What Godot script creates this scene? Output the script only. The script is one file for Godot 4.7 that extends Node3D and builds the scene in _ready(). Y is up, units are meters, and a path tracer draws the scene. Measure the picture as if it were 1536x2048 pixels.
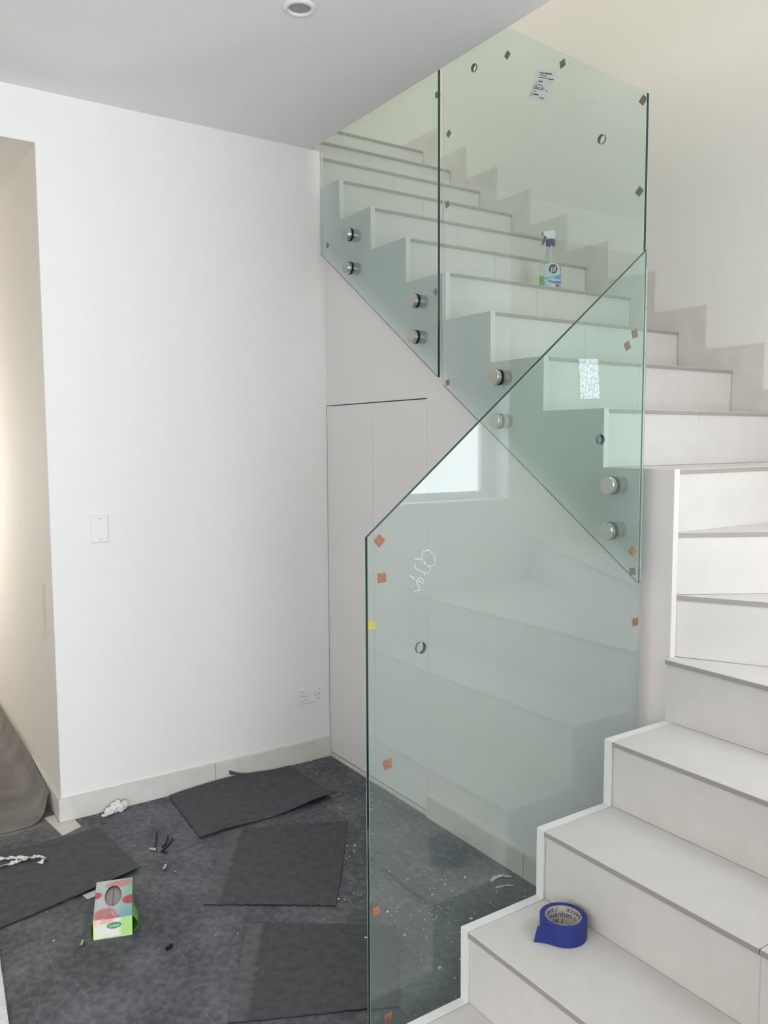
extends Node3D

# World: y up, metres. Corner of the left wall and the under-stair wall on the floor = origin.
# Left wall lies in z = 0, under-stair wall in x = 0; upper flight climbs towards -z, lower flight towards +x.
const RISE := 0.17805
const GOING := 0.25573
const Y0 := 2.6919      # tread number 0
const Z0 := 0.1484
const WID := 1.045      # far wall of the stair
const ZS := 1.9404      # glass side of the lower flight
const ZW := 3.05        # right-hand wall (with the stair window)
const XC := -1.25       # outside corner of the left wall
const CEIL := 2.85
const HALL := 2.656
const UP := 3.226       # upper floor
const XE := -0.07       # edge of the ceiling at the stair void
const JOINT := 0.472

var M := {}
var rng := RandomNumberGenerator.new()


func yk(k: int) -> float:
	return Y0 - k * RISE

func zk(k: int) -> float:
	return Z0 + k * GOING


func _ready() -> void:
	rng.seed = 7
	_camera_and_light()
	_materials()
	_shell()
	_floor()
	_stairs()
	_glass()
	_standoffs()
	_fittings()
	_loose_sheets()
	_tissue_box()
	_tape()
	_bottle()
	_debris()


# ------------------------------------------------------------------ camera, light
func _camera_and_light() -> void:
	var cam := Camera3D.new()
	cam.name = "camera"
	cam.fov = 64.03
	cam.near = 0.05
	cam.far = 60.0
	cam.position = Vector3(-1.9351, 1.5274, 3.3840)
	cam.rotation_order = EULER_ORDER_YXZ
	cam.rotation_degrees = Vector3(-4.9396, -33.7177, -0.2761)
	add_child(cam)
	cam.current = true
	var env := Environment.new()
	env.background_mode = Environment.BG_COLOR
	env.background_color = Color(0.8, 0.86, 0.92)
	env.background_energy_multiplier = 1.0
	env.tonemap_mode = Environment.TONE_MAPPER_LINEAR
	env.tonemap_exposure = 1.5
	env.sdfgi_enabled = true
	env.ssao_enabled = true
	env.ssil_enabled = true
	var we := WorldEnvironment.new()
	we.name = "environment"
	we.environment = env
	add_child(we)
	# daylight through the windows of the place, each light as large as its pane
	_window_light("stair_window_daylight", Vector3(-0.0125, 1.8225, ZW + 0.106), Vector2(0.855, 1.035), Vector3.ZERO, Color(0.95, 0.97, 1.0), 1.05)
	_window_light("garden_door_daylight", Vector3(-2.3, 1.05, 6.86), Vector2(1.92, 1.96), Vector3.ZERO, Color(0.95, 0.97, 1.0), 3.2)
	_window_light("room_window_daylight", Vector3(-3.44, 1.5, 3.3), Vector2(1.92, 1.12), Vector3(0, -PI / 2, 0), Color(1.0, 0.99, 0.98), 0.55)
	_window_light("hall_window_daylight", Vector3(-2.33, 1.35, -1.85), Vector2(0.9, 0.7), Vector3(0, -PI / 2, 0), Color(1.0, 0.975, 0.93), 2.1)
	_window_light("upstairs_window_daylight", Vector3(-3.44, 4.5, 0.2), Vector2(3.4, 1.7), Vector3(0, -PI / 2, 0), Color(1.0, 0.988, 0.96), 0.48)
	_window_light("skylight_daylight", Vector3(0.55, 5.66, 1.2), Vector2(0.8, 2.6), Vector3(-PI / 2, 0, 0), Color(1.0, 0.99, 0.97), 0.6)


func _window_light(called: String, at: Vector3, size: Vector2, turn: Vector3, color: Color, energy: float) -> void:
	var l := AreaLight3D.new()
	l.name = called
	l.area_size = size
	l.area_normalize_energy = false
	l.light_color = color
	l.light_energy = energy
	l.area_range = 20.0
	l.area_attenuation = 2.0
	l.shadow_enabled = true
	l.position = at
	l.rotation = turn
	add_child(l)


# ------------------------------------------------------------------ materials
func lin(r: float, g: float, b: float) -> Color:
	return Color(r, g, b).linear_to_srgb()

func mat(c: Color, rough := 0.6, metal := 0.0, spec := 0.5) -> StandardMaterial3D:
	var m := StandardMaterial3D.new()
	m.albedo_color = c
	m.roughness = rough
	m.metallic = metal
	m.metallic_specular = spec
	return m

func noise_tex(sz: int, freq: float, lo: Color, hi: Color, sd: int, oct := 4) -> NoiseTexture2D:
	var n := FastNoiseLite.new()
	n.seed = sd
	n.frequency = freq
	n.fractal_octaves = oct
	n.noise_type = FastNoiseLite.TYPE_SIMPLEX_SMOOTH
	var t := NoiseTexture2D.new()
	t.width = sz
	t.height = sz
	t.seamless = true
	t.noise = n
	var g := Gradient.new()
	g.set_color(0, lo)
	g.set_color(1, hi)
	t.color_ramp = g
	return t

func tri_mat(t: Texture2D, scale: float, rough := 0.6) -> StandardMaterial3D:
	var m := mat(Color.WHITE, rough)
	m.albedo_texture = t
	m.uv1_triplanar = true
	m.uv1_world_triplanar = true
	m.uv1_scale = Vector3.ONE * scale
	return m

func pane_mat(c: Color, a: float) -> StandardMaterial3D:
	var m := mat(Color(c.r, c.g, c.b, a), 0.02)
	m.transparency = BaseMaterial3D.TRANSPARENCY_ALPHA
	m.cull_mode = BaseMaterial3D.CULL_DISABLED
	return m

func glow(c: Color, e: float) -> StandardMaterial3D:
	var m := mat(Color(0.8, 0.8, 0.8), 0.3)
	m.emission_enabled = true
	m.emission = c
	m.emission_energy_multiplier = e
	return m

func _materials() -> void:
	M.paint = mat(Color(0.92, 0.912, 0.90), 0.7)
	M.offwhite = mat(Color(0.915, 0.908, 0.882), 0.7)
	M.cream = mat(Color(0.905, 0.89, 0.86), 0.7)
	M.trim = mat(Color(0.93, 0.93, 0.925), 0.5)
	M.ceiling = mat(Color(0.945, 0.942, 0.935), 0.85)
	M.door = mat(Color(0.91, 0.895, 0.882), 0.55)
	M.tile = tri_mat(noise_tex(512, 0.012, Color(0.845, 0.832, 0.81), Color(0.87, 0.857, 0.836), 3, 5), 1.4, 0.5)
	M.skirt = tri_mat(noise_tex(512, 0.012, Color(0.82, 0.80, 0.77), Color(0.86, 0.845, 0.82), 5, 5), 1.4, 0.5)
	M.nosing = mat(Color(0.645, 0.63, 0.605), 0.6)
	M.grout = mat(Color(0.80, 0.79, 0.77), 0.9)
	M.gap = mat(Color(0.3, 0.29, 0.28), 0.9)
	M.pane = mat(Color(lin(0.865, 0.988, 0.948), 0.035), 0.0)
	M.pane.transparency = BaseMaterial3D.TRANSPARENCY_ALPHA
	M.pane.refraction_enabled = true
	M.pane.refraction_scale = 0.05
	M.edge = mat(Color(0.07, 0.19, 0.175), 0.08, 0.0, 0.6)
	M.hole = mat(Color(0.20, 0.40, 0.35), 0.2, 0.0, 0.6)
	M.arris = mat(Color(0.70, 0.84, 0.80), 0.15, 0.0, 0.6)
	M.steel = mat(Color(0.72, 0.70, 0.68), 0.32, 1.0)
	M.chrome = mat(Color(0.85, 0.85, 0.85), 0.12, 1.0)
	M.rubber = mat(Color(0.045, 0.05, 0.05), 0.6)
	M.cork = tri_mat(noise_tex(128, 0.06, Color(0.52, 0.36, 0.27), Color(0.66, 0.47, 0.36), 9, 3), 18.0, 0.85)
	M.film = mat(Color(0.93, 0.95, 0.96), 0.35)
	M.plastic = mat(Color(0.918, 0.912, 0.905), 0.4)
	M.dark = mat(Color(0.13, 0.13, 0.14), 0.6)
	M.white = mat(Color(0.92, 0.92, 0.91), 0.9)
	M.foam = mat(Color(0.90, 0.89, 0.87), 0.95)
	M.ink = mat(Color(0.06, 0.06, 0.07), 0.7)
	M.lens = mat(Color(0.60, 0.61, 0.61), 0.35)
	M.cover = mat(Color.WHITE, 0.62)
	M.cover.albedo_texture = _cover_texture()
	M.sheet = mat(Color.WHITE, 0.7)
	M.sheet.albedo_texture = _sheet_texture(false)
	M.sheet_band = mat(Color.WHITE, 0.7)
	M.sheet_band.albedo_texture = _sheet_texture(true)
	M.sheet_edge = mat(Color(0.12, 0.12, 0.125), 0.8)
	M.paper_floor = tri_mat(noise_tex(512, 0.01, Color(0.41, 0.40, 0.39), Color(0.54, 0.525, 0.51), 21, 5), 1.0, 0.8)
	M.plaster = tri_mat(noise_tex(256, 0.03, Color(0.82, 0.82, 0.82), Color(0.94, 0.94, 0.94), 22, 4), 3.0, 0.9)
	M.tape = mat(Color(0.14, 0.205, 0.51), 0.55)
	M.card = mat(Color(0.78, 0.76, 0.74), 0.8)


func _cover_texture() -> ImageTexture:
	# 2.4 m of black protective sheet: mottling, scratches that run mostly along z, dust and specks
	var n := 1400
	var px := n / 2.4
	var im := Image.create(n, n, false, Image.FORMAT_RGB8)
	var f := FastNoiseLite.new()
	f.seed = 11
	f.frequency = 0.006
	f.fractal_octaves = 5
	var a := f.get_image(n, n).get_data()
	f.seed = 12
	f.frequency = 0.05
	f.fractal_octaves = 3
	var b := f.get_image(n, n).get_data()
	var data := PackedByteArray()
	data.resize(n * n * 3)
	for i in n * n:
		var v := 90.0 + (a[i] - 128) * 0.15 + (b[i] - 128) * 0.16
		data[i * 3] = int(v)
		data[i * 3 + 1] = int(v + 2.0)
		data[i * 3 + 2] = int(v + 6.0)
	im.set_data(n, n, false, Image.FORMAT_RGB8, data)
	var r := RandomNumberGenerator.new()
	r.seed = 31
	for s in 700:
		var p := Vector2(r.randf() * n, r.randf() * n)
		var ang := PI / 2 + r.randfn(0.0, 0.10) if r.randf() < 0.7 else r.randf() * TAU
		var long := r.randf_range(0.02, 0.30) * px * (1.0 if absf(ang - PI / 2) < 0.35 else 0.3)
		var amt := r.randf_range(0.08, 0.55)
		var bend := r.randfn(0, 0.0015)
		for k in int(long):
			ang += bend
			p += Vector2(cos(ang), sin(ang))
			if r.randf() < 0.75:
				_blend(im, p, Color(0.62, 0.62, 0.64), amt)
				if s % 3 == 0:
					_blend(im, p + Vector2(1, 0), Color(0.62, 0.62, 0.64), amt * 0.8)
	for s in 26:
		var p := Vector2(r.randf() * n, r.randf() * n)
		var ang := PI / 2 + r.randfn(0.0, 0.04)
		for k in int(r.randf_range(0.4, 1.1) * px):
			p += Vector2(cos(ang), sin(ang))
			if r.randf() < 0.6:
				_blend(im, p, Color(0.62, 0.62, 0.64), 0.35)
				_blend(im, p + Vector2(1, 0), Color(0.62, 0.62, 0.64), 0.25)
	for s in 520:
		var c := Vector2(r.randf() * n, r.randf() * n)
		var rad := r.randf_range(1.0, 9.0)
		var amt := r.randf_range(0.10, 0.65)
		for k in int(rad * rad * 1.6):
			_blend(im, c + Vector2(r.randfn(0, rad), r.randfn(0, rad)), Color(0.7, 0.7, 0.7), amt * r.randf())
	for s in 40:
		var c := Vector2(r.randf() * n, r.randf() * n)
		var rad := r.randf_range(8.0, 26.0)
		for k in int(rad * rad):
			_blend(im, c + Vector2(r.randfn(0, rad), r.randfn(0, rad * 0.6)), Color(0.08, 0.08, 0.10), 0.18)
	return ImageTexture.create_from_image(im)


func _blend(im: Image, p: Vector2, c: Color, a: float) -> void:
	var x := posmod(int(p.x), im.get_width())
	var y := posmod(int(p.y), im.get_height())
	im.set_pixel(x, y, im.get_pixel(x, y).lerp(c, a))


func _sheet_texture(band: bool) -> ImageTexture:
	var n := 512
	var f := FastNoiseLite.new()
	f.seed = 41 + int(band)
	f.frequency = 0.022
	f.fractal_octaves = 6
	var a := f.get_image(n, n).get_data()
	var im := Image.create(n, n, false, Image.FORMAT_RGB8)
	for y in n:
		for x in n:
			var v := 0.285 + (a[y * n + x] - 128) * 0.00032
			if band:
				v += 0.075 * smoothstep(64.0, 44.0, x + (a[y * n + 200] - 128) * 0.10)
			im.set_pixel(x, y, Color(v, v * 1.01, v * 1.04))
	var r := RandomNumberGenerator.new()
	r.seed = 51
	for s in 260:
		var p := Vector2(r.randf() * n, r.randf() * n)
		var ang := r.randf() * TAU
		var amt := r.randf_range(0.03, 0.14)
		for k in r.randi_range(3, 26):
			p += Vector2(cos(ang), sin(ang))
			_blend(im, p, Color(0.7, 0.7, 0.7), amt)
	return ImageTexture.create_from_image(im)


# ------------------------------------------------------------------ mesh helpers
func begin() -> SurfaceTool:
	var st := SurfaceTool.new()
	st.begin(Mesh.PRIMITIVE_TRIANGLES)
	return st

func tri(st: SurfaceTool, a: Vector3, b: Vector3, c: Vector3, n: Vector3, ua := Vector2.ZERO, ub := Vector2.ZERO, uc := Vector2.ZERO) -> void:
	var flip := (b - a).cross(c - a).dot(n) > 0.0
	st.set_normal(n)
	st.set_uv(ua)
	st.add_vertex(a)
	st.set_normal(n)
	st.set_uv(uc if flip else ub)
	st.add_vertex(c if flip else b)
	st.set_normal(n)
	st.set_uv(ub if flip else uc)
	st.add_vertex(b if flip else c)

func quad(st: SurfaceTool, a: Vector3, b: Vector3, c: Vector3, d: Vector3, n: Vector3) -> void:
	tri(st, a, b, c, n, Vector2(0, 0), Vector2(1, 0), Vector2(1, 1))
	tri(st, a, c, d, n, Vector2(0, 0), Vector2(1, 1), Vector2(0, 1))

func stri(st: SurfaceTool, p: Array, n: Array, u: Array) -> void:
	# smooth triangle: own normals at the corners
	var flip: bool = (p[1] - p[0]).cross(p[2] - p[0]).dot(n[0] + n[1] + n[2]) > 0.0
	for i in ([0, 2, 1] if flip else [0, 1, 2]):
		st.set_normal(n[i])
		st.set_uv(u[i])
		st.add_vertex(p[i])

func box(st: SurfaceTool, lo: Vector3, hi: Vector3, bev := 0.0, t := Transform3D()) -> void:
	var c := (lo + hi) / 2.0
	var e := (hi - lo) / 2.0
	var b := minf(bev, minf(e.x, minf(e.y, e.z)) * 0.9)
	var V := func(s: Vector3, axis: int) -> Vector3:
		var q := e - Vector3.ONE * b
		q[axis] = e[axis]
		return t * (c + s * q)
	for a in 3:
		var u := (a + 1) % 3
		var w := (a + 2) % 3
		for s in [-1.0, 1.0]:
			var n := Vector3.ZERO
			n[a] = s
			var k := []
			for f in [[-1.0, -1.0], [1.0, -1.0], [1.0, 1.0], [-1.0, 1.0]]:
				var sg := Vector3.ZERO
				sg[a] = s
				sg[u] = f[0]
				sg[w] = f[1]
				k.append(V.call(sg, a))
			quad(st, k[0], k[1], k[2], k[3], (t.basis * n).normalized())
			if b <= 0.0:
				continue
			for s2 in [-1.0, 1.0]:
				var m := Vector3.ZERO
				m[a] = s
				m[u] = s2
				var l := m
				l[w] = -1.0
				var h := m
				h[w] = 1.0
				quad(st, V.call(l, a), V.call(l, u), V.call(h, u), V.call(h, a), (t.basis * m).normalized())
	if b > 0.0:
		for x in [-1.0, 1.0]:
			for y in [-1.0, 1.0]:
				for z in [-1.0, 1.0]:
					var s := Vector3(x, y, z)
					tri(st, V.call(s, 0), V.call(s, 1), V.call(s, 2), (t.basis * s).normalized())

func area2(p: PackedVector2Array) -> float:
	var s := 0.0
	for i in p.size():
		var q := p[(i + 1) % p.size()]
		s += p[i].x * q.y - q.x * p[i].y
	return s / 2.0

func extrude(st: SurfaceTool, p: PackedVector2Array, o: Vector3, U: Vector3, V: Vector3, W: Vector3, w0: float, w1: float) -> void:
	var ids := Geometry2D.triangulate_polygon(p)
	var P := func(q: Vector2, w: float) -> Vector3: return o + U * q.x + V * q.y + W * w
	for i in range(0, ids.size(), 3):
		var a := p[ids[i]]
		var b := p[ids[i + 1]]
		var c := p[ids[i + 2]]
		tri(st, P.call(a, w0), P.call(b, w0), P.call(c, w0), -W, a, b, c)
		tri(st, P.call(a, w1), P.call(b, w1), P.call(c, w1), W, a, b, c)
	sides(st, p, o, U, V, W, w0, w1)

func sides(st: SurfaceTool, p: PackedVector2Array, o: Vector3, U: Vector3, V: Vector3, W: Vector3, w0: float, w1: float, inward := false, skip := []) -> void:
	var sg := signf(area2(p)) * (-1.0 if inward else 1.0)
	for i in p.size():
		if i in skip:
			continue
		var a := p[i]
		var b := p[(i + 1) % p.size()]
		var d := (b - a).normalized()
		var n := (U * d.y - V * d.x) * sg
		quad(st, o + U * a.x + V * a.y + W * w0, o + U * b.x + V * b.y + W * w0, o + U * b.x + V * b.y + W * w1, o + U * a.x + V * a.y + W * w1, n)

func circle(c: Vector2, rx: float, n := 32, ry := -1.0) -> PackedVector2Array:
	var p := PackedVector2Array()
	for i in n:
		var a := TAU * i / n
		p.append(c + Vector2(cos(a) * rx, sin(a) * (rx if ry < 0 else ry)))
	return p

func holed(poly: PackedVector2Array, holes: Array) -> Array:
	# pieces of poly, without the holes: cut through each hole's middle, then notched
	var cuts := [-100.0]
	for h in holes:
		cuts.append(h[0].x)
	cuts.append(100.0)
	cuts.sort()
	var out := []
	for i in cuts.size() - 1:
		var r := PackedVector2Array([Vector2(cuts[i], -100), Vector2(cuts[i + 1], -100), Vector2(cuts[i + 1], 100), Vector2(cuts[i], 100)])
		for piece in Geometry2D.intersect_polygons(poly, r):
			var now := [piece]
			for h in holes:
				var next := []
				for q in now:
					next.append_array(Geometry2D.clip_polygons(q, circle(h[0], h[1], 32, h[2] if h.size() > 2 else -1.0)))
				now = next
			out.append_array(now)
	return out

func flat(st: SurfaceTool, p: PackedVector2Array, F: Callable, n: Vector3, uvf = null) -> void:
	var ids := Geometry2D.triangulate_polygon(p)
	for i in range(0, ids.size(), 3):
		var a := p[ids[i]]
		var b := p[ids[i + 1]]
		var c := p[ids[i + 2]]
		if uvf != null:
			tri(st, F.call(a), F.call(b), F.call(c), n, uvf.call(a), uvf.call(b), uvf.call(c))
		else:
			tri(st, F.call(a), F.call(b), F.call(c), n, a, b, c)

func lathe(st: SurfaceTool, prof: Array, t: Transform3D, seg := 32, sx := 1.0, sz := 1.0, smooth := false) -> void:
	# prof: Vector2(radius, height) from the bottom up, outside on the right of the path
	var nn := []
	for i in prof.size() - 1:
		var d: Vector2 = (prof[i + 1] - prof[i]).normalized()
		nn.append(Vector2(d.y, -d.x))
	for i in prof.size() - 1:
		var na: Vector2 = nn[i]
		var nb: Vector2 = nn[i]
		if smooth:
			na = (nn[maxi(i - 1, 0)] + nn[i]).normalized()
			nb = (nn[i] + nn[mini(i + 1, nn.size() - 1)]).normalized()
		for k in seg:
			var q := []
			var m := []
			for j in [[i, k, na], [i, k + 1, na], [i + 1, k + 1, nb], [i + 1, k, nb]]:
				var a = TAU * j[1] / seg
				var pr: Vector2 = prof[j[0]]
				var v: Vector2 = j[2]
				q.append(t * Vector3(cos(a) * pr.x * sx, pr.y, sin(a) * pr.x * sz))
				m.append((t.basis * Vector3(cos(a) * v.x / sx, v.y, sin(a) * v.x / sz)).normalized())
			var z := Vector2.ZERO
			stri(st, [q[0], q[1], q[2]], [m[0], m[1], m[2]], [z, z, z])
			stri(st, [q[0], q[2], q[3]], [m[0], m[2], m[3]], [z, z, z])

func tube(st: SurfaceTool, path: Array, r: float, seg := 8, capped := true) -> void:
	var rings := []
	for i in path.size():
		var d: Vector3 = (path[mini(i + 1, path.size() - 1)] - path[maxi(i - 1, 0)]).normalized()
		var s := d.cross(Vector3.UP if absf(d.y) < 0.9 else Vector3.RIGHT).normalized()
		var u := s.cross(d).normalized()
		var ring := []
		for k in seg:
			var a := TAU * k / seg
			ring.append([path[i] + (s * cos(a) + u * sin(a)) * r, s * cos(a) + u * sin(a)])
		rings.append(ring)
		if capped and (i == 0 or i == path.size() - 1):
			for k in seg:
				tri(st, path[i], ring[k][0], ring[(k + 1) % seg][0], d * (-1.0 if i == 0 else 1.0))
	var z := Vector2.ZERO
	for i in rings.size() - 1:
		for k in seg:
			var a = rings[i][k]
			var b = rings[i][(k + 1) % seg]
			var c = rings[i + 1][(k + 1) % seg]
			var e = rings[i + 1][k]
			stri(st, [a[0], b[0], c[0]], [a[1], b[1], c[1]], [z, z, z])
			stri(st, [a[0], c[0], e[0]], [a[1], c[1], e[1]], [z, z, z])

func text_mesh(words: String, height: float, F: Callable, mtl: Material, called: String, parent: Node, font := "Droid Sans", depth := 0.0004) -> MeshInstance3D:
	# lettering laid through F(x, y, lift) onto a surface; height is that of the em square
	var tm := TextMesh.new()
	var sf := SystemFont.new()
	sf.font_names = PackedStringArray([font])
	tm.font = sf
	tm.font_size = 64
	tm.pixel_size = height / 64.0
	tm.depth = depth
	tm.text = words
	tm.curve_step = 2.0
	var arr := tm.get_mesh_arrays()
	var v: PackedVector3Array = arr[Mesh.ARRAY_VERTEX]
	var ids: PackedInt32Array = arr[Mesh.ARRAY_INDEX] if arr[Mesh.ARRAY_INDEX] != null else PackedInt32Array(range(v.size()))
	var st := begin()
	for i in range(0, ids.size() / 3 * 3, 3):
		var q := []
		for k in 3:
			var p := v[ids[i + k]]
			q.append(F.call(p.x, p.y, p.z + depth / 2.0))
		var n: Vector3 = (q[2] - q[0]).cross(q[1] - q[0])
		if n.length() > 1e-14:
			tri(st, q[0], q[1], q[2], n.normalized())
	return obj(called, st, mtl, parent)

func obj(called: String, st: SurfaceTool, m: Material, parent: Node = self) -> MeshInstance3D:
	var o := MeshInstance3D.new()
	o.name = called
	o.mesh = st.commit()
	o.material_override = m
	parent.add_child(o, true)
	return o

func part_box(called: String, lo: Vector3, hi: Vector3, m: Material, parent: Node, bev := 0.0) -> MeshInstance3D:
	var st := begin()
	box(st, lo, hi, bev)
	return obj(called, st, m, parent)

func numbered(called: String) -> String:
	if not has_node(NodePath(called)):
		return called
	var i := 1
	while has_node(NodePath("%s_%03d" % [called, i])):
		i += 1
	return "%s_%03d" % [called, i]

func thing(called: String, label: String, category: String, at := Vector3.ZERO, group := "") -> Node3D:
	var o := Node3D.new()
	o.name = numbered(called)
	add_child(o)
	o.position = at
	tag(o, label, category, group)
	return o

func tag(o: Node, label: String, category: String, group := "") -> void:
	o.set_meta("label", label)
	o.set_meta("category", category)
	if group:
		o.set_meta("group", group)

func struct(called: String, label: String, category: String) -> Node3D:
	var o := thing(called, label, category)
	o.set_meta("kind", "structure")
	return o


# ------------------------------------------------------------------ room shell
func _shell() -> void:
	# wall with the switch, lintel over the hall opening, the hall side of the same block
	var w := struct("wall_left", "white wall with the light switch, left of the stairs", "wall")
	for q in [Vector2(-0.236, 2.77), Vector2(-0.999, 0.596), Vector2(-0.33, 0.80), Vector2(-1.20, 0.46)]:
		part_box("nail_mark", Vector3(q.x - 0.0012, q.y - 0.002, 0.0), Vector3(q.x + 0.0008, q.y + 0.002, 0.0005), M.nosing, w)
	var wp := begin()
	extrude(wp, PackedVector2Array([Vector2(-3.6, 0), Vector2(-2.35, 0), Vector2(-2.35, HALL), Vector2(XC, HALL), Vector2(XC, 0), Vector2(0, 0), Vector2(0, CEIL), Vector2(-3.6, CEIL)]), Vector3.ZERO, Vector3.RIGHT, Vector3.UP, Vector3.BACK, -0.1, 0.0)
	obj("wall_panel", wp, M.paint, w)
	w = struct("wall_hall", "cream hall wall running back from the corner at far left", "wall")
	part_box("wall_panel", Vector3(XC - 0.0006, 0, -4.0), Vector3(XC + 0.1, CEIL, -0.0015), M.cream, w)
	var mk := begin()
	extrude(mk, PackedVector2Array([Vector2(-0.165, 0.72), Vector2(-0.157, 0.72), Vector2(-0.155, 0.90), Vector2(-0.150, 0.935), Vector2(-0.158, 0.955), Vector2(-0.164, 0.92)]), Vector3(XC - 0.0014, 0, 0), Vector3(0, 0, 1), Vector3(0, 1, 0), Vector3(1, 0, 0), 0.0, 0.0008)
	extrude(mk, PackedVector2Array([Vector2(-0.205, 0.70), Vector2(-0.201, 0.70), Vector2(-0.202, 0.97), Vector2(-0.206, 0.97)]), Vector3(XC - 0.0013, 0, 0), Vector3(0, 0, 1), Vector3(0, 1, 0), Vector3(1, 0, 0), 0.0, 0.0007)
	obj("drip_mark", mk, mat(Color(0.74, 0.68, 0.58), 0.6), w)
	w = struct("wall_hall_outer", "cream hall wall with the hall window, outside the view", "wall")
	part_box("wall_panel", Vector3(-2.5, 0, -4.0), Vector3(-2.35, 1.0, -0.1), M.cream, w)
	part_box("wall_panel", Vector3(-2.5, 1.7, -4.0), Vector3(-2.35, CEIL, -0.1), M.cream, w)
	part_box("wall_panel", Vector3(-2.5, 1.0, -4.0), Vector3(-2.35, 1.7, -2.33), M.cream, w)
	part_box("wall_panel", Vector3(-2.5, 1.0, -1.37), Vector3(-2.35, 1.7, -0.1), M.cream, w)
	w = struct("wall_hall_end", "cream wall closing the far end of the hall", "wall")
	part_box("wall_panel", Vector3(-2.5, 0, -4.1), Vector3(0, CEIL, -4.0), M.cream, w)

	# stair side walls
	w = struct("wall_far", "tall cream wall along the far side of the upper flight", "wall")
	part_box("wall_panel", Vector3(WID, 0, -3.3), Vector3(WID + 0.15, 5.8, ZW + 0.2), M.offwhite, w)
	w = struct("wall_stair_inner", "white wall end beside the upper steps behind the left wall", "wall")
	part_box("wall_panel", Vector3(-0.1, 0, -4.0), Vector3(0, UP, -0.1), M.paint, w)

	# right wall, its window opening x -0.55..0.494, y 1.27..2.40
	w = struct("wall_right", "white wall with the stair window, right of the lower flight", "wall")
	part_box("wall_panel", Vector3(-1.25, 0, ZW), Vector3(WID, 1.27, ZW + 0.2), M.paint, w)
	part_box("wall_panel", Vector3(-1.25, 2.40, ZW), Vector3(WID, 5.8, ZW + 0.2), M.paint, w)
	part_box("wall_panel", Vector3(-1.25, 1.27, ZW), Vector3(-0.50, 2.40, ZW + 0.2), M.paint, w)
	part_box("wall_panel", Vector3(0.494, 1.27, ZW), Vector3(WID, 2.40, ZW + 0.2), M.paint, w)
	part_box("wall_panel", Vector3(-1.25, 0, ZW + 0.2), Vector3(-1.1, CEIL, 6.95), M.paint, w)
	var win := struct("window_1", "white framed stair window in the right wall, seen mirrored in the low glass panel", "window")
	part_box("window_sill", Vector3(-0.50, 1.262, ZW - 0.012), Vector3(0.494, 1.277, ZW + 0.14), M.trim, win, 0.003)
	var st := begin()
	box(st, Vector3(-0.50, 1.277, ZW + 0.09), Vector3(0.494, 1.308, ZW + 0.14), 0.003)
	box(st, Vector3(-0.50, 2.34, ZW + 0.09), Vector3(0.494, 2.40, ZW + 0.14), 0.003)
	box(st, Vector3(-0.50, 1.308, ZW + 0.09), Vector3(-0.44, 2.34, ZW + 0.14), 0.003)
	box(st, Vector3(0.418, 1.308, ZW + 0.09), Vector3(0.494, 2.34, ZW + 0.14), 0.003)
	obj("window_frame", st, M.trim, win)
	part_box("window_pane", Vector3(-0.44, 1.308, ZW + 0.11), Vector3(0.418, 2.34, ZW + 0.12), glow(Color(0.95, 0.97, 1.0), 0.5), win)

	# the room behind the camera
	w = struct("wall_rear", "white wall with the garden door, behind the viewer", "wall")
	part_box("wall_panel", Vector3(-3.6, 2.1, 6.9), Vector3(-1.1, CEIL, 7.05), M.paint, w)
	part_box("wall_panel", Vector3(-3.6, 0, 6.9), Vector3(-3.3, 2.1, 7.05), M.paint, w)
	part_box("wall_panel", Vector3(-1.3, 0, 6.9), Vector3(-1.1, 2.1, 7.05), M.paint, w)
	var gd := struct("window_2", "tall garden door of clear glass in the rear wall", "window")
	part_box("window_pane", Vector3(-3.26, 0.05, 6.94), Vector3(-1.34, 2.06, 6.95), glow(Color(0.93, 0.96, 1.0), 0.5), gd)
	st = begin()
	box(st, Vector3(-3.3, 0, 6.92), Vector3(-3.26, 2.1, 6.98))
	box(st, Vector3(-1.34, 0, 6.92), Vector3(-1.3, 2.1, 6.98))
	box(st, Vector3(-3.26, 0, 6.92), Vector3(-1.34, 0.05, 6.98))
	box(st, Vector3(-3.26, 2.06, 6.92), Vector3(-1.34, 2.1, 6.98))
	obj("window_frame", st, M.trim, gd)
	w = struct("wall_near", "white wall on the left of the viewer", "wall")
	part_box("wall_panel", Vector3(-3.6, 0, 0), Vector3(-3.5, 0.9, 6.9), M.paint, w)
	part_box("wall_panel", Vector3(-3.6, 2.1, 0), Vector3(-3.5, CEIL, 6.9), M.paint, w)
	part_box("wall_panel", Vector3(-3.6, 0.9, 0), Vector3(-3.5, 2.1, 2.3), M.paint, w)
	part_box("wall_panel", Vector3(-3.6, 0.9, 4.3), Vector3(-3.5, 2.1, 6.9), M.paint, w)
	var nw := struct("window_5", "plain window in the wall on the left of the viewer", "window")
	part_box("window_pane", Vector3(-3.56, 0.94, 2.34), Vector3(-3.55, 2.06, 4.26), glow(Color(1.0, 0.99, 0.98), 0.5), nw)
	st = begin()
	box(st, Vector3(-3.58, 0.9, 2.3), Vector3(-3.51, 0.94, 4.3))
	box(st, Vector3(-3.58, 2.06, 2.3), Vector3(-3.51, 2.1, 4.3))
	box(st, Vector3(-3.58, 0.94, 2.3), Vector3(-3.51, 2.06, 2.34))
	box(st, Vector3(-3.58, 0.94, 4.26), Vector3(-3.51, 2.06, 4.3))
	obj("window_frame", st, M.trim, nw)
	var hw := struct("window_3", "low warm-lit window in the outer hall wall", "window")
	part_box("window_pane", Vector3(-2.42, 1.03, -2.30), Vector3(-2.41, 1.67, -1.40), glow(Color(1.0, 0.93, 0.8), 0.5), hw)
	st = begin()
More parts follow.
